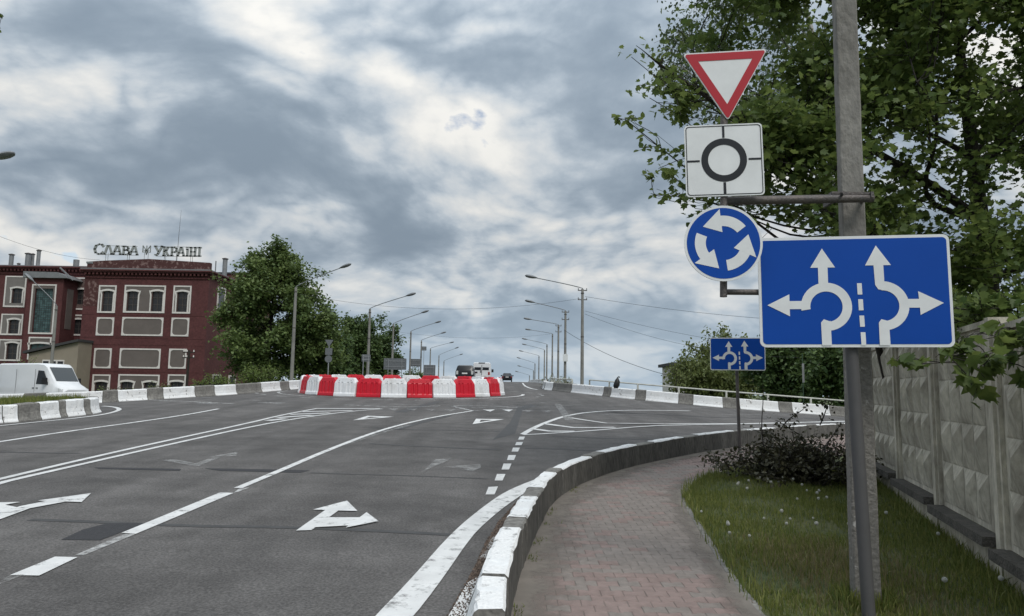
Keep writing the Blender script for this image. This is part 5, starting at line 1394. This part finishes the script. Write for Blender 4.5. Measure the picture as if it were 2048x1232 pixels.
def main_building():
    x0 = At(163, 640, BD).x; x1 = At(413.5, 640, BD).x; zc = At(290, 541, BD).z; zp = At(290, 522, BD).z; zb = -1.0
    o = Vector(((x0+x1)/2, BD, zb)); t = thing('brick_building', 'dark red factory building with white trimmed panels under the rooftop letters', 'building', o)
    rows1 = [rect(212, 375, 343, 580, BD), rect(405, 375, 711, 580, BD), rect(770, 378, 903, 585, BD)]
    rows4 = [rect(165, 1043, 296, 1240, BD), rect(360, 1043, 662, 1240, BD), rect(728, 1043, 861, 1240, BD)]
    wins = [rect(243, 412, 316, 572, BD), rect(428, 415, 503, 572, BD), rect(611, 415, 688, 572, BD), rect(801, 418, 873, 575, BD)]
    wins4 = [rect(187, 1092, 272, 1230, BD), rect(380, 1092, 462, 1230, BD), rect(553, 1095, 636, 1230, BD), rect(750, 1092, 838, 1230, BD)]
    holes = wins+wins4
    wall_with_holes(x0, zb-1, x1, zc, holes, .45, BD, M_brick, 'wall', t, o)
    M0 = Matrix.Translation(-o)
    # side wall going back and hidden shell
    depth = 15
    MB().box((x1-.45, BD+.451, zb-1), (x1, BD+depth, zc), M=M0).build('side_wall', M_brick, t)
    MB().box((x0, BD+.451, zb-1), (x0+.45, BD+depth, zc), M=M0).build('side_wall', M_brick, t)
    MB().box((x0+.46, BD+1.6, zb-1), (x1-.46, BD+1.8, zc), M=M0).build('inner_wall', M_roofd, t)
    rf = MB().box((x0-.25, BD-.42, zc+.002), (x1+.25, BD+depth, zc+.12), M=M0).build('roof', M_zinc, t)
    # stepped parapet
    pts = [(x0+.05, zc+.121), (x1-.05, zc+.121), (x1-.05, zp-.05), (x1-2.2, zp+.05), ((x0+x1)/2, zp+.22), (x0+1.6, zp), (x0+.05, zp-.12)]
    MB().prism([(a-o.x, b-o.z) for a, b in pts], 0, .45, Matrix(((1, 0, 0, 0), (0, 0, 1, .1), (0, 1, 0, 0), (0, 0, 0, 1)))).build('parapet', M_brickw, t)
    MB().box((x0-.02, BD+.05, zp-.30), (x0+.6, BD+.6, zp-.12), M=M0).build('coping', M_zinc, t)
    cornice(x0, x1, zc, BD, t, o)
    # side cornice
    mb = MB(); mb.box((x1-.001, BD+.06, zc-.12), (x1+.42, BD+depth, zc), M=M0); mb.box((x1-.001, BD+.06, zc-.5), (x1+.22, BD+depth, zc-.122), M=M0); mb.build('side_cornice', M_brick, t)
    for a in rows1:
        fr = MB(); tt = .10
        framed_holes(a, [w for w in wins if a[0] < (w[0]+w[2])/2 < a[2]], BD, t, o)
    for a in rows4: framed_holes(a, [w for w in wins4 if a[0] < (w[0]+w[2])/2 < a[2]], BD, t, o)
    for w in wins+wins4: window(*w, BD, t, o)
    for r_ in ((199, 615, 327, 750), (390, 615, 694, 752), (757, 618, 888, 756), (180, 846, 308, 993), (373, 848, 673, 994), (739, 850, 868, 996)):
        framed(*rect(*r_, BD), BD, t, o)
    # string courses, rust streak of bare brick at the left corner
    MB().box((x0+.01, BD-.012, zc-3.4), (x0+1.3, BD, zc-.9), M=M0).build('bare_patch', M_brickw, t)
    for v in (598, 770, 820, 1020): 
        z = At(*uv3(550, v), BD).z; MB().box((x0, BD-.02, z-.03), (x1, BD, z+.03), M=M0).build('string_course', M_brick, t)
    # side windows on the receding wall
    for yy, zt, hh in ((3.0, zc-1.2, 2.1), (3.0, zc-9.6, 2.6), (7.0, zc-1.2, 2.1), (7.0, zc-9.6, 2.6)):
        so_ = MB().box((x1-.02, BD+yy-.75, zt-hh), (x1+.03, BD+yy+.75, zt), M=M0).build('window', M_wframe, t); MB().box((x1+.03, BD+yy-.6, zt-hh+.15), (x1+.04, BD+yy+.6, zt-.15), M=M0).build('pane', M_bglass, so_)
        mb = MB(); mb.box((x1, BD+yy-.95, zt), (x1+.08, BD+yy+.95, zt+.14), M=M0); mb.box((x1, BD+yy-.95, zt-hh), (x1+.08, BD+yy-.76, zt-.002), M=M0); mb.box((x1, BD+yy+.76, zt-hh), (x1+.08, BD+yy+.95, zt-.002), M=M0); mb.build('surround', M_trimw, so_)
    return x0, x1, zc, zp
def framed_holes(a, ws, y, parent, o):
    """grey field with white frame around window openings"""
    x0, z0, x1, z1 = a; t = .13; M0 = Matrix.Translation(-o)
    hs = [(w[0], w[1], w[2], w[3]) for w in ws]
    xs = sorted({x0+t*.8, x1-t*.8, *[h[0] for h in hs], *[h[2] for h in hs]}); mb = MB()
    for p, q in zip(xs, xs[1:]):
        hit = [h for h in hs if h[0] < (p+q)/2 < h[2]]
        if hit:
            h = hit[0]; mb.box((p, y-.02, h[3]), (q, y, z1-t*.8), M=M0)
            if h[1] > z0+t: mb.box((p, y-.02, z0+t*.8), (q, y, h[1]), M=M0)
        else: mb.box((p, y-.02, z0+t*.8), (q, y, z1-t*.8), M=M0)
    p = mb.build('wall_panel', M_panel, parent)
    mb = MB(); mb.box((x0, y-.06, z0-.02), (x1, y, z0+t), M=M0); mb.box((x0, y-.06, z1-t), (x1, y, z1), M=M0); mb.box((x0, y-.06, z0+t), (x0+t, y, z1-t), M=M0); mb.box((x1-t, y-.06, z0+t), (x1, y, z1-t), M=M0); mb.build('frame', M_trimw, p)
bx0, bx1, bzc, bzp = main_building()
# ---- rooftop letters
M_letter = mat('weathered tin letters', (0.27, 0.285, 0.275), 0.6, var=0.2, scale=3)
GL = {'С': [[(.95, .78), (.8, .95), (.5, 1), (.15, .85), (.02, .5), (.15, .15), (.5, 0), (.8, .05), (.97, .2)]],
 'Л': [[(.0, .05), (.18, .05), (.42, 1), (.62, 1), (.95, .05)], [(.8, .05), (1, .05)]],
 'А': [[(.0, .03), (.22, .03)], [(.1, .03), (.45, 1), (.6, 1), (.92, .03)], [(.78, .03), (1, .03)], [(.22, .36), (.8, .36)]],
 'В': [[(.05, .03), (.55, .03), (.9, .13), (.95, .3), (.8, .5), (.3, .53)], [(.3, .53), (.7, .58), (.82, .76), (.7, .93), (.5, .98), (.03, .98)], [(.25, 0), (.25, 1)]],
 'У': [[(.0, .98), (.3, .98)], [(.12, .95), (.52, .42)], [(.95, .98), (.5, .2), (.3, .03), (.1, .08)], [(.78, .98), (1, .98)]],
 'К': [[(.05, .03), (.4, .03)], [(.05, .98), (.4, .98)], [(.22, 0), (.22, 1)], [(.25, .48), (.55, .62), (.7, .95), (.95, .95)], [(.45, .55), (.8, .05), (1, .03)]],
 'Р': [[(.05, .03), (.45, .03)], [(.25, 0), (.25, 1)], [(.05, .98), (.6, .98), (.92, .82), (.9, .55), (.65, .42), (.28, .42)]],
 'Ї': [[(.5, 0), (.5, .78)], [(.2, .03), (.8, .03)], [(.15, .97), (.35, .97)], [(.65, .97), (.85, .97)], [(.2, .76), (.6, .76)]],
 'Н': [[(.2, 0), (.2, 1)], [(.8, 0), (.8, 1)], [(.2, .5), (.8, .5)], [(.02, .03), (.38, .03)], [(.62, .03), (.98, .03)], [(.02, .97), (.38, .97)], [(.62, .97), (.98, .97)]],
 'І': [[(.5, 0), (.5, 1)], [(.1, .03), (.9, .03)], [(.1, .97), (.9, .97)]],
 'emblem': [[(.05, 1), (.05, .28), (.35, .28)], [(.95, 1), (.95, .28), (.65, .28)], [(.05, 1), (.35, .62), (.35, .3), (.5, .1), (.65, .3), (.65, .62), (.95, 1)], [(.5, 1), (.5, .0)], [(.2, .45), (.8, .45)], [(.35, .28), (.5, .5), (.65, .28)]]}
def stroke(mb, pts, th, w, h, dp=.09, o=(0, 0, 0)):
    P = [Vector((a*w, b*h)) for a, b in pts]
    for a, b in zip(P, P[1:]):
        d = (b-a); L = d.length; d.normalize(); n = Vector((-d.y, d.x))
        k = th*(1.0 if abs(d.y) > .5 else .62); e = th*.22
        q = [a-d*e-n*k/2, b+d*e-n*k/2, b+d*e+n*k/2, a-d*e+n*k/2]
        mb.add([Vector((p.x, -dp/2, p.y)) for p in q]+[Vector((p.x, dp/2, p.y)) for p in q], [(0, 1, 2, 3), (7, 6, 5, 4), (0, 1, 5, 4), (1, 2, 6, 5), (2, 3, 7, 6), (3, 0, 4, 7)])
def roof_letters():
    specs = [('С', 183, 252, 68, 143), ('Л', 250, 318, 80, 145), ('А', 318, 385, 82, 146), ('В', 385, 447, 83, 148), ('А', 443, 510, 84, 150), ('emblem', 541, 603, 80, 148),
             ('У', 628, 690, 82, 154), ('К', 690, 745, 88, 156), ('Р', 748, 800, 90, 157), ('А', 800, 856, 92, 158), ('Ї', 862, 892, 90, 159), ('Н', 892, 945, 92, 160), ('І', 950, 982, 92, 160)]
    yb = BD+.35
    names = {'С': 'letter_es', 'Л': 'letter_el', 'А': 'letter_a', 'В': 'letter_ve', 'У': 'letter_u', 'К': 'letter_ka', 'Р': 'letter_er', 'Ї': 'letter_yi', 'Н': 'letter_en', 'І': 'letter_i', 'emblem': 'trident_emblem'}
    c = At(*uv3(590, 160), yb); o = Vector((c.x, yb, bzp-.1)); t = thing('roof_sign', 'weathered metal rooftop lettering with a trident emblem above the cornice', 'sign', o)
    for ch, u0, u1, v0, v1 in specs:
        x0, z0, x1, z1 = rect(u0, v0, u1, v1, yb); mb = MB(); th = (.20 if ch != 'emblem' else .07)
        if ch == 'С': th = .24
        for s in GL[ch]: stroke(mb, s, th, x1-x0, z1-z0)
        mb.build(names[ch], M_letter, t, Vector((x0, yb, z0))-o)
    mb = MB()
    for (ua, va, ub, vb) in ((250, 78, 505, 86), (200, 146, 512, 152), (640, 85, 975, 92), (640, 158, 980, 162)):
        a, b = At(*uv3(ua, va), yb+.09), At(*uv3(ub, vb), yb+.09); mb.tube([a-o, b-o], .022, 5)
    mb.build('rail', M_letter, t)
    for u in (268, 285, 430, 445, 556, 584, 706, 716, 795, 903, 917):
        a = At(*uv3(u, 150), yb+.12); MB().tube([a-o+Vector((0, 0, .2)), Vector((a.x-o.x, .12, -.35))], .022, 5).build('support', M_letter, t)
roof_letters()
a = At(*uv3(798, 160), BD+1.2)
t = thing('antenna', 'thin tall antenna mast above the rooftop letters', 'antenna', (a.x, BD+1.2, bzc+.1)); zt = At(*uv3(808, -180), BD+1.2).z
MB().tube([(0, 0, 0), (.05, 0, (zt-bzc)*.6), (.12, 0, zt-bzc)], [.03, .02, .008], 5).build('mast', M_dsteel, t); MB().tube([(0, 0, 0), (0, 0, .15)], .08, 8).build('base', M_dsteel, t)
# ---- left wing and stair tower
def uv2(u, v): return u/3.732, 480+v/3.732
def left_wing():
    D = 73.0; x0 = At(-140, 640, D).x; x1 = bx0+.4; zc = At(40, 533, D).z; zb = -1.0; o = Vector((x0, D, zb)); M0 = Matrix.Translation(-o)
    t = thing('factory_wing', 'long dark red factory wing with grey panels left of the main block', 'building', o)
    r2 = lambda *a: rect(*a, D, uv2)
    wins = [r2(92, 355, 162, 472), r2(68, 590, 138, 705), r2(52, 765, 125, 890), r2(574, 365, 640, 480), r2(545, 590, 622, 700)]
    for d in (-260, -520): wins += [r2(92+d, 355, 162+d, 472), r2(68+d, 590, 138+d, 705), r2(52+d, 765, 125+d, 890)]
    wall_with_holes(x0, zb-1, x1, zc, wins, .4, D, M_brick, 'wall', t, o)
    MB().box((x0, D+1.4, zb-1), (x1, D+1.6, zc), M=M0).build('inner_wall', M_roofd, t)
    rf = MB().box((x0, D-.3, zc+.002), (x1, D+14, zc+.10), M=M0).build('roof', M_zinc, t)
    cornice(x0, x1, zc, D, t, o)
    for w in wins: window(*w, D, t, o, bars=(2, 3))
    ps = [(35, 268, 193, 500), (8, 552, 170, 708), (-10, 742, 158, 900), (532, 280, 700, 520), (510, 558, 690, 712)]
    for d in (-260, -520): ps += [(35+d, 268, 193+d, 500), (8+d, 552, 170+d, 708), (-10+d, 742, 158+d, 900)]
    for p in ps:
        a = r2(*p); framed_holes2(a, [w for w in wins if a[0] < (w[0]+w[2])/2 < a[2] and a[1] < (w[1]+w[3])/2 < a[3]], D, t, o, M_wing if p[0] < 400 else M_brickd)
    # stair tower
    D2 = 70.6; r3 = lambda *a: rect(*a, D2, uv2); a = r3(185, 290, 450, 900)
    tx0, tx1, tz = a[0], a[2], At(*uv2(330, 285), D2).z
    g = r3(252, 362, 385, 690); lw = r3(225, 770, 370, 870)
    wall_with_holes(tx0, zb-1, tx1, tz, [g, lw], .4, D2, M_brick, 'stair_tower', t, o)
    M1 = Matrix.Translation(-o)
    MB().box((tx1-.4, D2+.401, zb-1), (tx1, D-.001, tz), M=M1).build('tower_side', M_brick, t); MB().box((tx0, D2+.401, zb-1), (tx0+.4, D-.001, tz), M=M1).build('tower_side', M_brick, t)
    MB().box((tx1, D2+.7, tz-4.8), (tx1+.03, D2+1.7, tz-.9), M=M1).build('side_panel', M_panel, t)
    pts = [(tx0-.3, tz), (tx1+.5, tz), (tx1+.3, tz+.25), (tx1-.5, tz+.55), (tx0-.3, tz+.60)]
    MB().prism([(p-o.x, q-o.z) for p, q in pts], 0, 2.9, Matrix(((1, 0, 0, 0), (0, 0, 1, D2-.35-o.y), (0, 1, 0, 0), (0, 0, 0, 1)))).build('tower_roof', M_zinc, t)
    fr = framed_holes2(r3(228, 330, 410, 700), [g], D2, t, o, M_panel); framed_holes2(r3(212, 725, 380, 890), [lw], D2, t, o, M_panel)
    # glass blocks
    gw = MB().box((g[0]-o.x, D2+.22-o.y, g[1]-o.z), (g[2]-o.x, D2+.26-o.y, g[3]-o.z)).build('glass_block_window', M_wframe, t); nx, nz = 8, 20; me = None
    for i in range(nx):
        for j in range(nz):
            w, h = (g[2]-g[0])/nx, (g[3]-g[1])/nz; p = Vector((g[0]+i*w+.015, D2+.18, g[1]+j*h+.015))-o
            if me is None: ob = MB().box((0, 0, 0), (w-.03, .035, h-.03)).build('glass_block', M_gblock, gw, p); me = ob.data
            else: link('glass_block', me, gw, p)
    window(*lw, D2, t, o, bars=(3, 2), trim=True, glass=M_gblock)
    # downpipe
    p = At(*uv2(508, 500), D-.3); MB().tube([Vector((p.x, D-.25, tz+.3))-o, Vector((p.x, D-.25, zb))-o], .07, 8).build('downpipe', M_zinc, t)
    p0, p1 = At(*uv2(445, 205), D2-.2), At(*uv2(545, 300), D2-.2); MB().box((0, 0, -.06), ((p1-p0).length, .12, .06), M=Matrix.Translation(p0-o) @ Matrix.Rotation(math.atan2(-(p1-p0).z, (p1-p0).x), 4, 'Y')).build('roof_strut', M_zinc, t)
    return zc, D
def framed_holes2(a, ws, y, parent, o, pm):
    global M_panel
    sv = M_panel; M_panel = pm; framed_holes(a, ws, y, parent, o); M_panel = sv
wzc, WD = left_wing()
# ---- roof vents
def vent(label, u0, v0, u1, v1, D, conv, base, cap=True):
    x0, z0, x1, z1 = rect(u0, v0, u1, v1, D, conv); c = (x0+x1)/2; w = (x1-x0)/2
    t = thing('roof_vent', label, 'chimney', (c, D, base), 0, 'roof vents')
    MB().tube([(0, 0, 0), (0, 0, z1-base-.15)], w*.85, 10).build('stack', M_zinc, t)
    if cap: MB().tube([(0, 0, z1-base-.12), (0, 0, z1-base-.05), (0, 0, z1-base+.03)], [w*1.15, w*1.15, w*.2], 10).build('cowl', M_dsteel, t); MB().tube([(0, 0, z1-base-.16), (0, 0, z1-base-.11)], w*.4, 6).build('stem', M_dsteel, t)
    MB().tube([(0, 0, 0), (0, 0, .08)], w*1.2, 10).build('flashing', M_zinc, t)
vent('leftmost capped metal vent on the wing roof', 66, 103, 104, 190, WD+2, uv2, wzc+.1)
vent('thick vent of the close pair on the wing roof', 187, 96, 230, 190, WD+2, uv2, wzc+.1)
vent('thin vent touching the thick one on the wing roof', 229, 100, 257, 190, WD+2.6, uv2, wzc+.1)
vent('tallest capped vent on the wing roof', 271, 72, 303, 195, WD+2, uv2, wzc+.1)
vent('stubby vent on the roof edge at far left', 128, 172, 152, 190, WD+2, uv2, wzc+.1)
vent('square grey vent stack between the wing and the rooftop letters', 545, 137, 594, 205, WD+2, uv2, wzc+.1, cap=False)
vent('capped vent on the roof right of the rooftop letters', 1138, 172, 1178, 232, BD+6, uv3, bzc+.12)
vent('thin vent pipe right of the rooftop letters', 1084, 183, 1094, 225, BD+6, uv3, bzc+.12, cap=False)
# rear block seen right of the parapet
a = At(*uv3(1035, 235), BD+14); b_ = At(*uv3(1290, 240), BD+14)
t = thing('rear_block', 'dark red rear block of the factory seen right of the parapet', 'building', (a.x, BD+15.2, -1))
MB().box((0, 0, -.5), (b_.x-a.x, 9, a.z+.4)).build('wall', M_brick, t); MB().box((-.1, -.15, a.z+.4), (b_.x-a.x+.2, 9.2, a.z+.55)).build('roof', M_roofd, t)
# ---- annex
def annex():
    D = 65.8; p0 = At(*uv2(215, 840), D); p1 = At(*uv2(588, 760), D); o = Vector((p0.x, D, -.6)); M0 = Matrix.Translation(-o)
    t = thing('annex', 'low beige lean-to shed with a sloping dark roof behind the van', 'building', o); w = p1.x-p0.x; z0 = p0.z-o.z; z1 = p1.z-o.z
    wn = rect(318, 895, 478, 960, D, uv2)
    k = 0
    MB().prism([(-.0, -.5), (w, -.5), (w, z1), (0, z0-.1)], 0, 2.15, Matrix(((1, 0, 0, 0), (0, 0, 1, 0), (0, 1, 0, 0), (0, 0, 0, 1)))).build('wall', M_beige, t)
    MB().prism([(-.35, z0-.10), (w+.1, z1+.02), (w+.1, z1+.24), (-.35, z0+.12)], 0, 2.44, Matrix(((1, 0, 0, 0), (0, 0, 1, -.3), (0, 1, 0, 0), (0, 0, 0, 1)))).build('roof', M_roofd, t)
    f = MB().box((wn[0]-o.x, -.05, wn[1]-o.z), (wn[2]-o.x, -.001, wn[3]-o.z)).build('window', M_trimw, t)
    for i in range(3):
        ww = (wn[2]-wn[0])/3; MB().box((wn[0]-o.x+i*ww+.08, -.07, wn[1]-o.z+.08), (wn[0]-o.x+(i+1)*ww-.08, -.051, wn[3]-o.z-.12)).build('pane', M_bglass, f)
annex()
# ---- little post with insulators in front of the main block
p = At(*uv3(868, 1150), 55); t = thing('insulator_pole', 'short wooden pole with white insulators in front of the red wall', 'pole', (p.x, 55, 0.0)); h = At(*uv3(880, 860), 55).z
MB().tube([(0, 0, -.2), (.03, 0, h)], [.11, .085], 8).build('shaft', M_bark, t)
for z in (h-.15, h-.55):
    MB().box((-.42, -.05, z-.04), (.45, .05, z+.04)).build('crossarm', M_bark, t)
    for x in (-.36, -.12, .38): MB().tube([(x, 0, z+.04), (x, 0, z+.18)], [.05, .035], 7).build('insulator', M_trimw, t)
# ---- small pale building among the trees on the right
c = At(1395, 728, 66); t = thing('pale_house', 'small pale flat roofed house among the trees beyond the railing', 'building', (c.x, 66, -3.2)); wl = At(1352, 728, 66).x-c.x; hz_ = At(1352, 731, 66).z+3.2
MB().box((wl, 0, 0), (2.5, 6, hz_)).build('wall', M_trimw, t); MB().box((wl-.35, -.35, hz_), (2.8, 6.3, hz_+.28)).build('roof', M_roofd, t)
w_ = MB().box((wl+.7, -.04, hz_-1.9), (wl+1.9, -.001, hz_-.7)).build('window', M_wframe, t); MB().box((wl+.8, -.06, hz_-1.8), (wl+1.8, -.041, hz_-.8)).build('pane', M_bglass, w_)
# ================================================================== far signs seen from behind
M_sback = mat('grey sign back', (0.13, 0.14, 0.15), 0.6, var=0.08, scale=3)
def back_sign(name, label, px0, py0, px1, py1, D, shape='rect', posts=2, group=None):
    a = At(px0, py1, D); b = At(px1, py0, D); cx = (a.x+b.x)/2; z = TZ(cx, D)
    t = thing(name, label, 'road sign', (cx, D, z), 0, group); w, h = b.x-a.x, b.z-a.z; zc = (a.z+b.z)/2-z
    if shape == 'rect': poly_ = rrect(w, h, .05)
    elif shape == 'tri': poly_ = rtri(w, w*.04)
    else: poly_ = circ(w/2, 24)
    pl = MB().prism(poly_, 0, .02, Matrix.Translation((0, .05, zc)) @ FRONT).build('plate', M_sback, t)
    for k in range(posts):
        x = 0 if posts == 1 else (-w*.3, w*.3)[k]; MB().tube([(x, 0, -.3), (x, 0, zc+h*.45)], .035, 6).build('post', M_steel, t)
    for q in (-.25, .25): MB().box((-w*.42, -.0, zc+q*h-.03), (w*.42, .029, zc+q*h+.03)).build('rail', M_steel, t)
    return t
G2 = 'signs seen from behind along the left of the bridge road'
back_sign('road_sign', 'wide grey back of a billboard sized road sign left of the second lamp', 767, 717, 813, 739, 70, group=G2)
back_sign('road_sign', 'square grey sign back between two lamp posts', 821, 718, 842, 733, 88, group=G2)
back_sign('road_sign', 'grey sign back near the black car, rightmost of the sign backs', 847, 730, 871, 752, 84, group=G2)
back_sign('road_sign', 'small grey sign back at the foot of the second left lamp', 723, 709, 741, 723, 58, posts=2, group=G2)
back_sign('road_sign', 'tiny sign plate high on the fifth left lamp post', 843, 693, 853, 701, 109, posts=1, group=G2)
# the give-way / diagram / roundabout stack on the far side
D = 46.0; px = 655; p = At(px, 770, D); z = zr(p.x, D)
t = thing('sign_stack', 'grey backs of a triangle, square and round sign stacked on one post', 'road sign', (p.x, D, TZ(p.x, D)))
o = Vector(t.location); k = D/FPX
MB().tube([(0, 0, -.3), (0, 0, At(px, 680, D).z-o.z)], .035, 8).build('post', M_steel, t)
MB().prism(rtri(17*k, .02), 0, .015, Matrix.Translation((0, -.04, At(px, 687, D).z-o.z)) @ FRONT).build('triangle_plate', M_sback, t)
MB().prism(rrect(14*k, 14*k, .03), 0, .015, Matrix.Translation((0, -.04, At(px, 703, D).z-o.z)) @ FRONT).build('square_plate', M_sback, t)
MB().prism(circ(7.2*k, 24), 0, .015, Matrix.Translation((0, -.04, At(px, 718, D).z-o.z)) @ FRONT).build('round_plate', M_sback, t)
# banner pole among the right trees
D = 44; p = At(1607, 800, D); t = thing('banner_pole', 'thin green pole with a narrow pale banner before the right trees', 'pole', (p.x, D, TZ(p.x, D))); o = Vector(t.location)
MB().tube([(0, 0, -.3), (0, 0, At(1607, 707, D).z-o.z)], .03, 6).build('pole', mat('green pole paint', (0.03, 0.06, 0.035), .6), t)
MB().box((-.05, -.04, At(1607, 765, D).z-o.z), (.08, -.031, At(1607, 727, D).z-o.z)).build('banner', M_zinc, t)
# ================================================================== far trees
def ground(x, y): return TZ(x, y)
def far_tree(name, label, px0, px1, ytop, ybot, D, n, seed, m, leaf=.24, nl=95, group=None, shape=LEAF_OVAL, taper=None, depth=None, droop=.35, bark=None, r=(.8, 1.4)):
    a, b = At(px0, ytop, D), At(px1, ybot, D); cx = (a.x+b.x)/2; rx = abs(b.x-a.x)/2; rmax = r[1]
    cl = blob_clumps(cx, D, b.z+.4, a.z-rmax*.55, max(.5, rx-rmax*.45), depth or max(.5, rx-rmax*.45), n, seed, r, taper=taper)
    z = ground(cx, D)
    return tree(name, label, (cx, D, z), cl, .10+.02*(a.z-b.z), leaf, shape, m, nl, seed, sub=5, fork=.2, group=group, droop=droop, thin_r=.02, spread=.6, bark=bark)
tp = lambda v: 1.0 if v < -.1 else max(.38, 1-.62*(v+.1)/1.1)
far_tree('linden_tree', 'large rounded green tree between the red building and first lamp', 425, 668, 470, 775, 60, 150, 41, M_lfar, .27, 260, taper=tp, depth=4.0)
far_tree('linden_tree', 'lower green tree just right of the first left lamp', 560, 690, 600, 775, 62, 60, 42, M_lfar, .27, 240, depth=3.2)
far_tree('linden_tree', 'round dark tree behind the second left lamp', 665, 760, 618, 770, 84, 60, 43, M_ldark, .32, 220)
far_tree('linden_tree', 'dark tree at the right end of the left tree row', 730, 808, 640, 765, 88, 45, 44, M_ldark, .32, 220)
far_tree('linden_tree', 'dark tree filling the gap behind the sign stack', 620, 705, 655, 775, 76, 40, 45, M_ldark, .32, 220)
far_tree('shrub', 'low bush behind the wide grey sign back', 800, 850, 738, 765, 96, 16, 46, M_lfar, .25, 220, r=(.5, .9), depth=1.5)
far_tree('shrub', 'fresh light green bush on the bank before the large tree', 470, 556, 722, 785, 44, 26, 47, M_lbush, .10, 400, r=(.4, .7), depth=1.2)
far_tree('shrub', 'smaller light green bush left of the fresh bush', 392, 480, 742, 795, 44, 20, 48, M_lbush, .10, 330, r=(.35, .6), depth=1.1)
far_tree('shrub', 'scrubby yellowish bush at the foot of the beige shed', 0, 85, 706, 780, 50, 16, 49, M_lwil, .12, 200, r=(.4, .8), depth=1.1)
far_tree('shrub', 'sparse weedy bush under the red wall beside the van', 180, 300, 765, 812, 40, 18, 50, M_lwil, .09, 220, r=(.25, .5), depth=.8)
far_tree('shrub', 'sparse weedy bush under the middle of the red wall', 285, 400, 760, 808, 41, 16, 51, M_lwil, .09, 200, r=(.25, .5), depth=.8)
# right side
GR = 'trees beyond the right hand railing'
far_tree('willow_tree', 'olive green willow left of the small blue sign', 1345, 1470, 700, 815, 52, 50, 61, M_lwil, .22, 260, droop=1.4, group=GR)
far_tree('poplar_tree', 'pale olive tree behind the small blue sign', 1390, 1520, 655, 812, 58, 60, 62, M_lwil, .25, 230, droop=.8, group=GR)
far_tree('linden_tree', 'dark green tree right of the small blue sign', 1500, 1640, 640, 820, 50, 65, 63, M_ldark, .27, 260, group=GR)
far_tree('linden_tree', 'dark green tree behind the concrete pole', 1600, 1780, 650, 830, 46, 70, 64, M_ldark, .27, 260, group=GR)
far_tree('linden_tree', 'tall dark tree in the gap above the fence end', 1560, 1700, 620, 800, 66, 50, 65, M_lfar, .29, 220, group=GR)
far_tree('shrub', 'pale hanging bush beside the small pale house', 1332, 1372, 725, 790, 50, 10, 66, M_lwil, .12, 240, r=(.3, .6), droop=1.4, depth=.8)
far_tree('shrub', 'scrub beyond the lattice parapet at the third right lamp', 1080, 1160, 750, 785, 60, 16, 67, M_lwil, .12, 200, r=(.3, .6), depth=.8)
# far tree line closing the view behind the fence and at the left edge
far_tree('linden_tree', 'dark tree showing between maple limbs behind the fence', 1800, 2060, 560, 800, 30, 60, 68, M_ldark, .16, 160, group=GR)
# ================================================================== tall grass on the island and banks
rng = np.random.default_rng(5)
def strip_pts(line, o0, o1, s0, s1, n, zf):
    out = []
    for i in range(n):
        s = rng.uniform(s0, s1); j = min(len(line)-2, int(s*10)); t = (line[j+1]-line[j]).normalized(); nn = Vector((-t.y, t.x, 0)); p = line[j]+nn*rng.uniform(o0, o1); out.append((p.x, p.y, zf(p.x, p.y)))
    return out
s_a = arc(KN, Vector((-11.2, 13, 0))); s_b = arc(KN, Vector((-12.4, 20.3, 0)))
tag(blades('island_grass', strip_pts(KN, .32, 2.6, s_a, s_b+6, 9000, zi), .20, .007, M_grass, rng), 'long green grass on the kerbed island in front of the van', 'grass', kind='stuff')
s_a = arc(KL, Vector((-14, 24.6, 0))); s_b = arc(KL, Vector((-10.4, 40, 0)))
tag(blades('bank_grass', strip_pts(KL, .35, 3.0, s_a-4, s_b, 7000, lambda x, y: TZ(x, y)), .5, .010, M_grass, rng), 'tall weedy grass on the bank behind the left kerb', 'grass', kind='stuff')
s_a = arc(KF, Vector((4, 34, 0)))
tag(blades('slope_grass', strip_pts(KF, .4, 4.0, s_a-12, s_a+22, 9000, lambda x, y: TZ(x, y)), .4, .010, M_grass, rng), 'rough grass on the slope beyond the railing', 'grass', kind='stuff')
# side street under the van
p = [(-50, 40.0), (-18, 37.5), (-16, 44), (-50, 46)]
tag(cdt_sheet('side_street', [Vector((a, b, 0)) for a, b in p], lambda x, y: TZ(x, y)+.02, M_asph, 1.5), kind='structure')
# a twig in the upper left corner
cl = []
for q in ((3, 30, 17.6, .10), (-4, 62, 17.6, .10), (-60, 20, 18, .4), (-90, 90, 18, .5), (-140, 30, 18.2, .6), (-190, 110, 18, .6), (-130, 170, 18.3, .5), (-220, 20, 18.2, .6), (-160, -60, 18, .6), (-90, -50, 18, .5), (-240, 200, 18.2, .5)): pc_(*q)
b = At(-170, 700, 18)
tree('ash_tree', 'tree on the grass island, only a leafy twig showing at the upper left frame edge', (b.x, b.y, zi(b.x, b.y)), cl, .13, .10, LEAF_OVAL, M_lmaple, 300, 71, sub=5, fork=.5, trunk_top=At(-150, -20, 18), thin_r=.006)
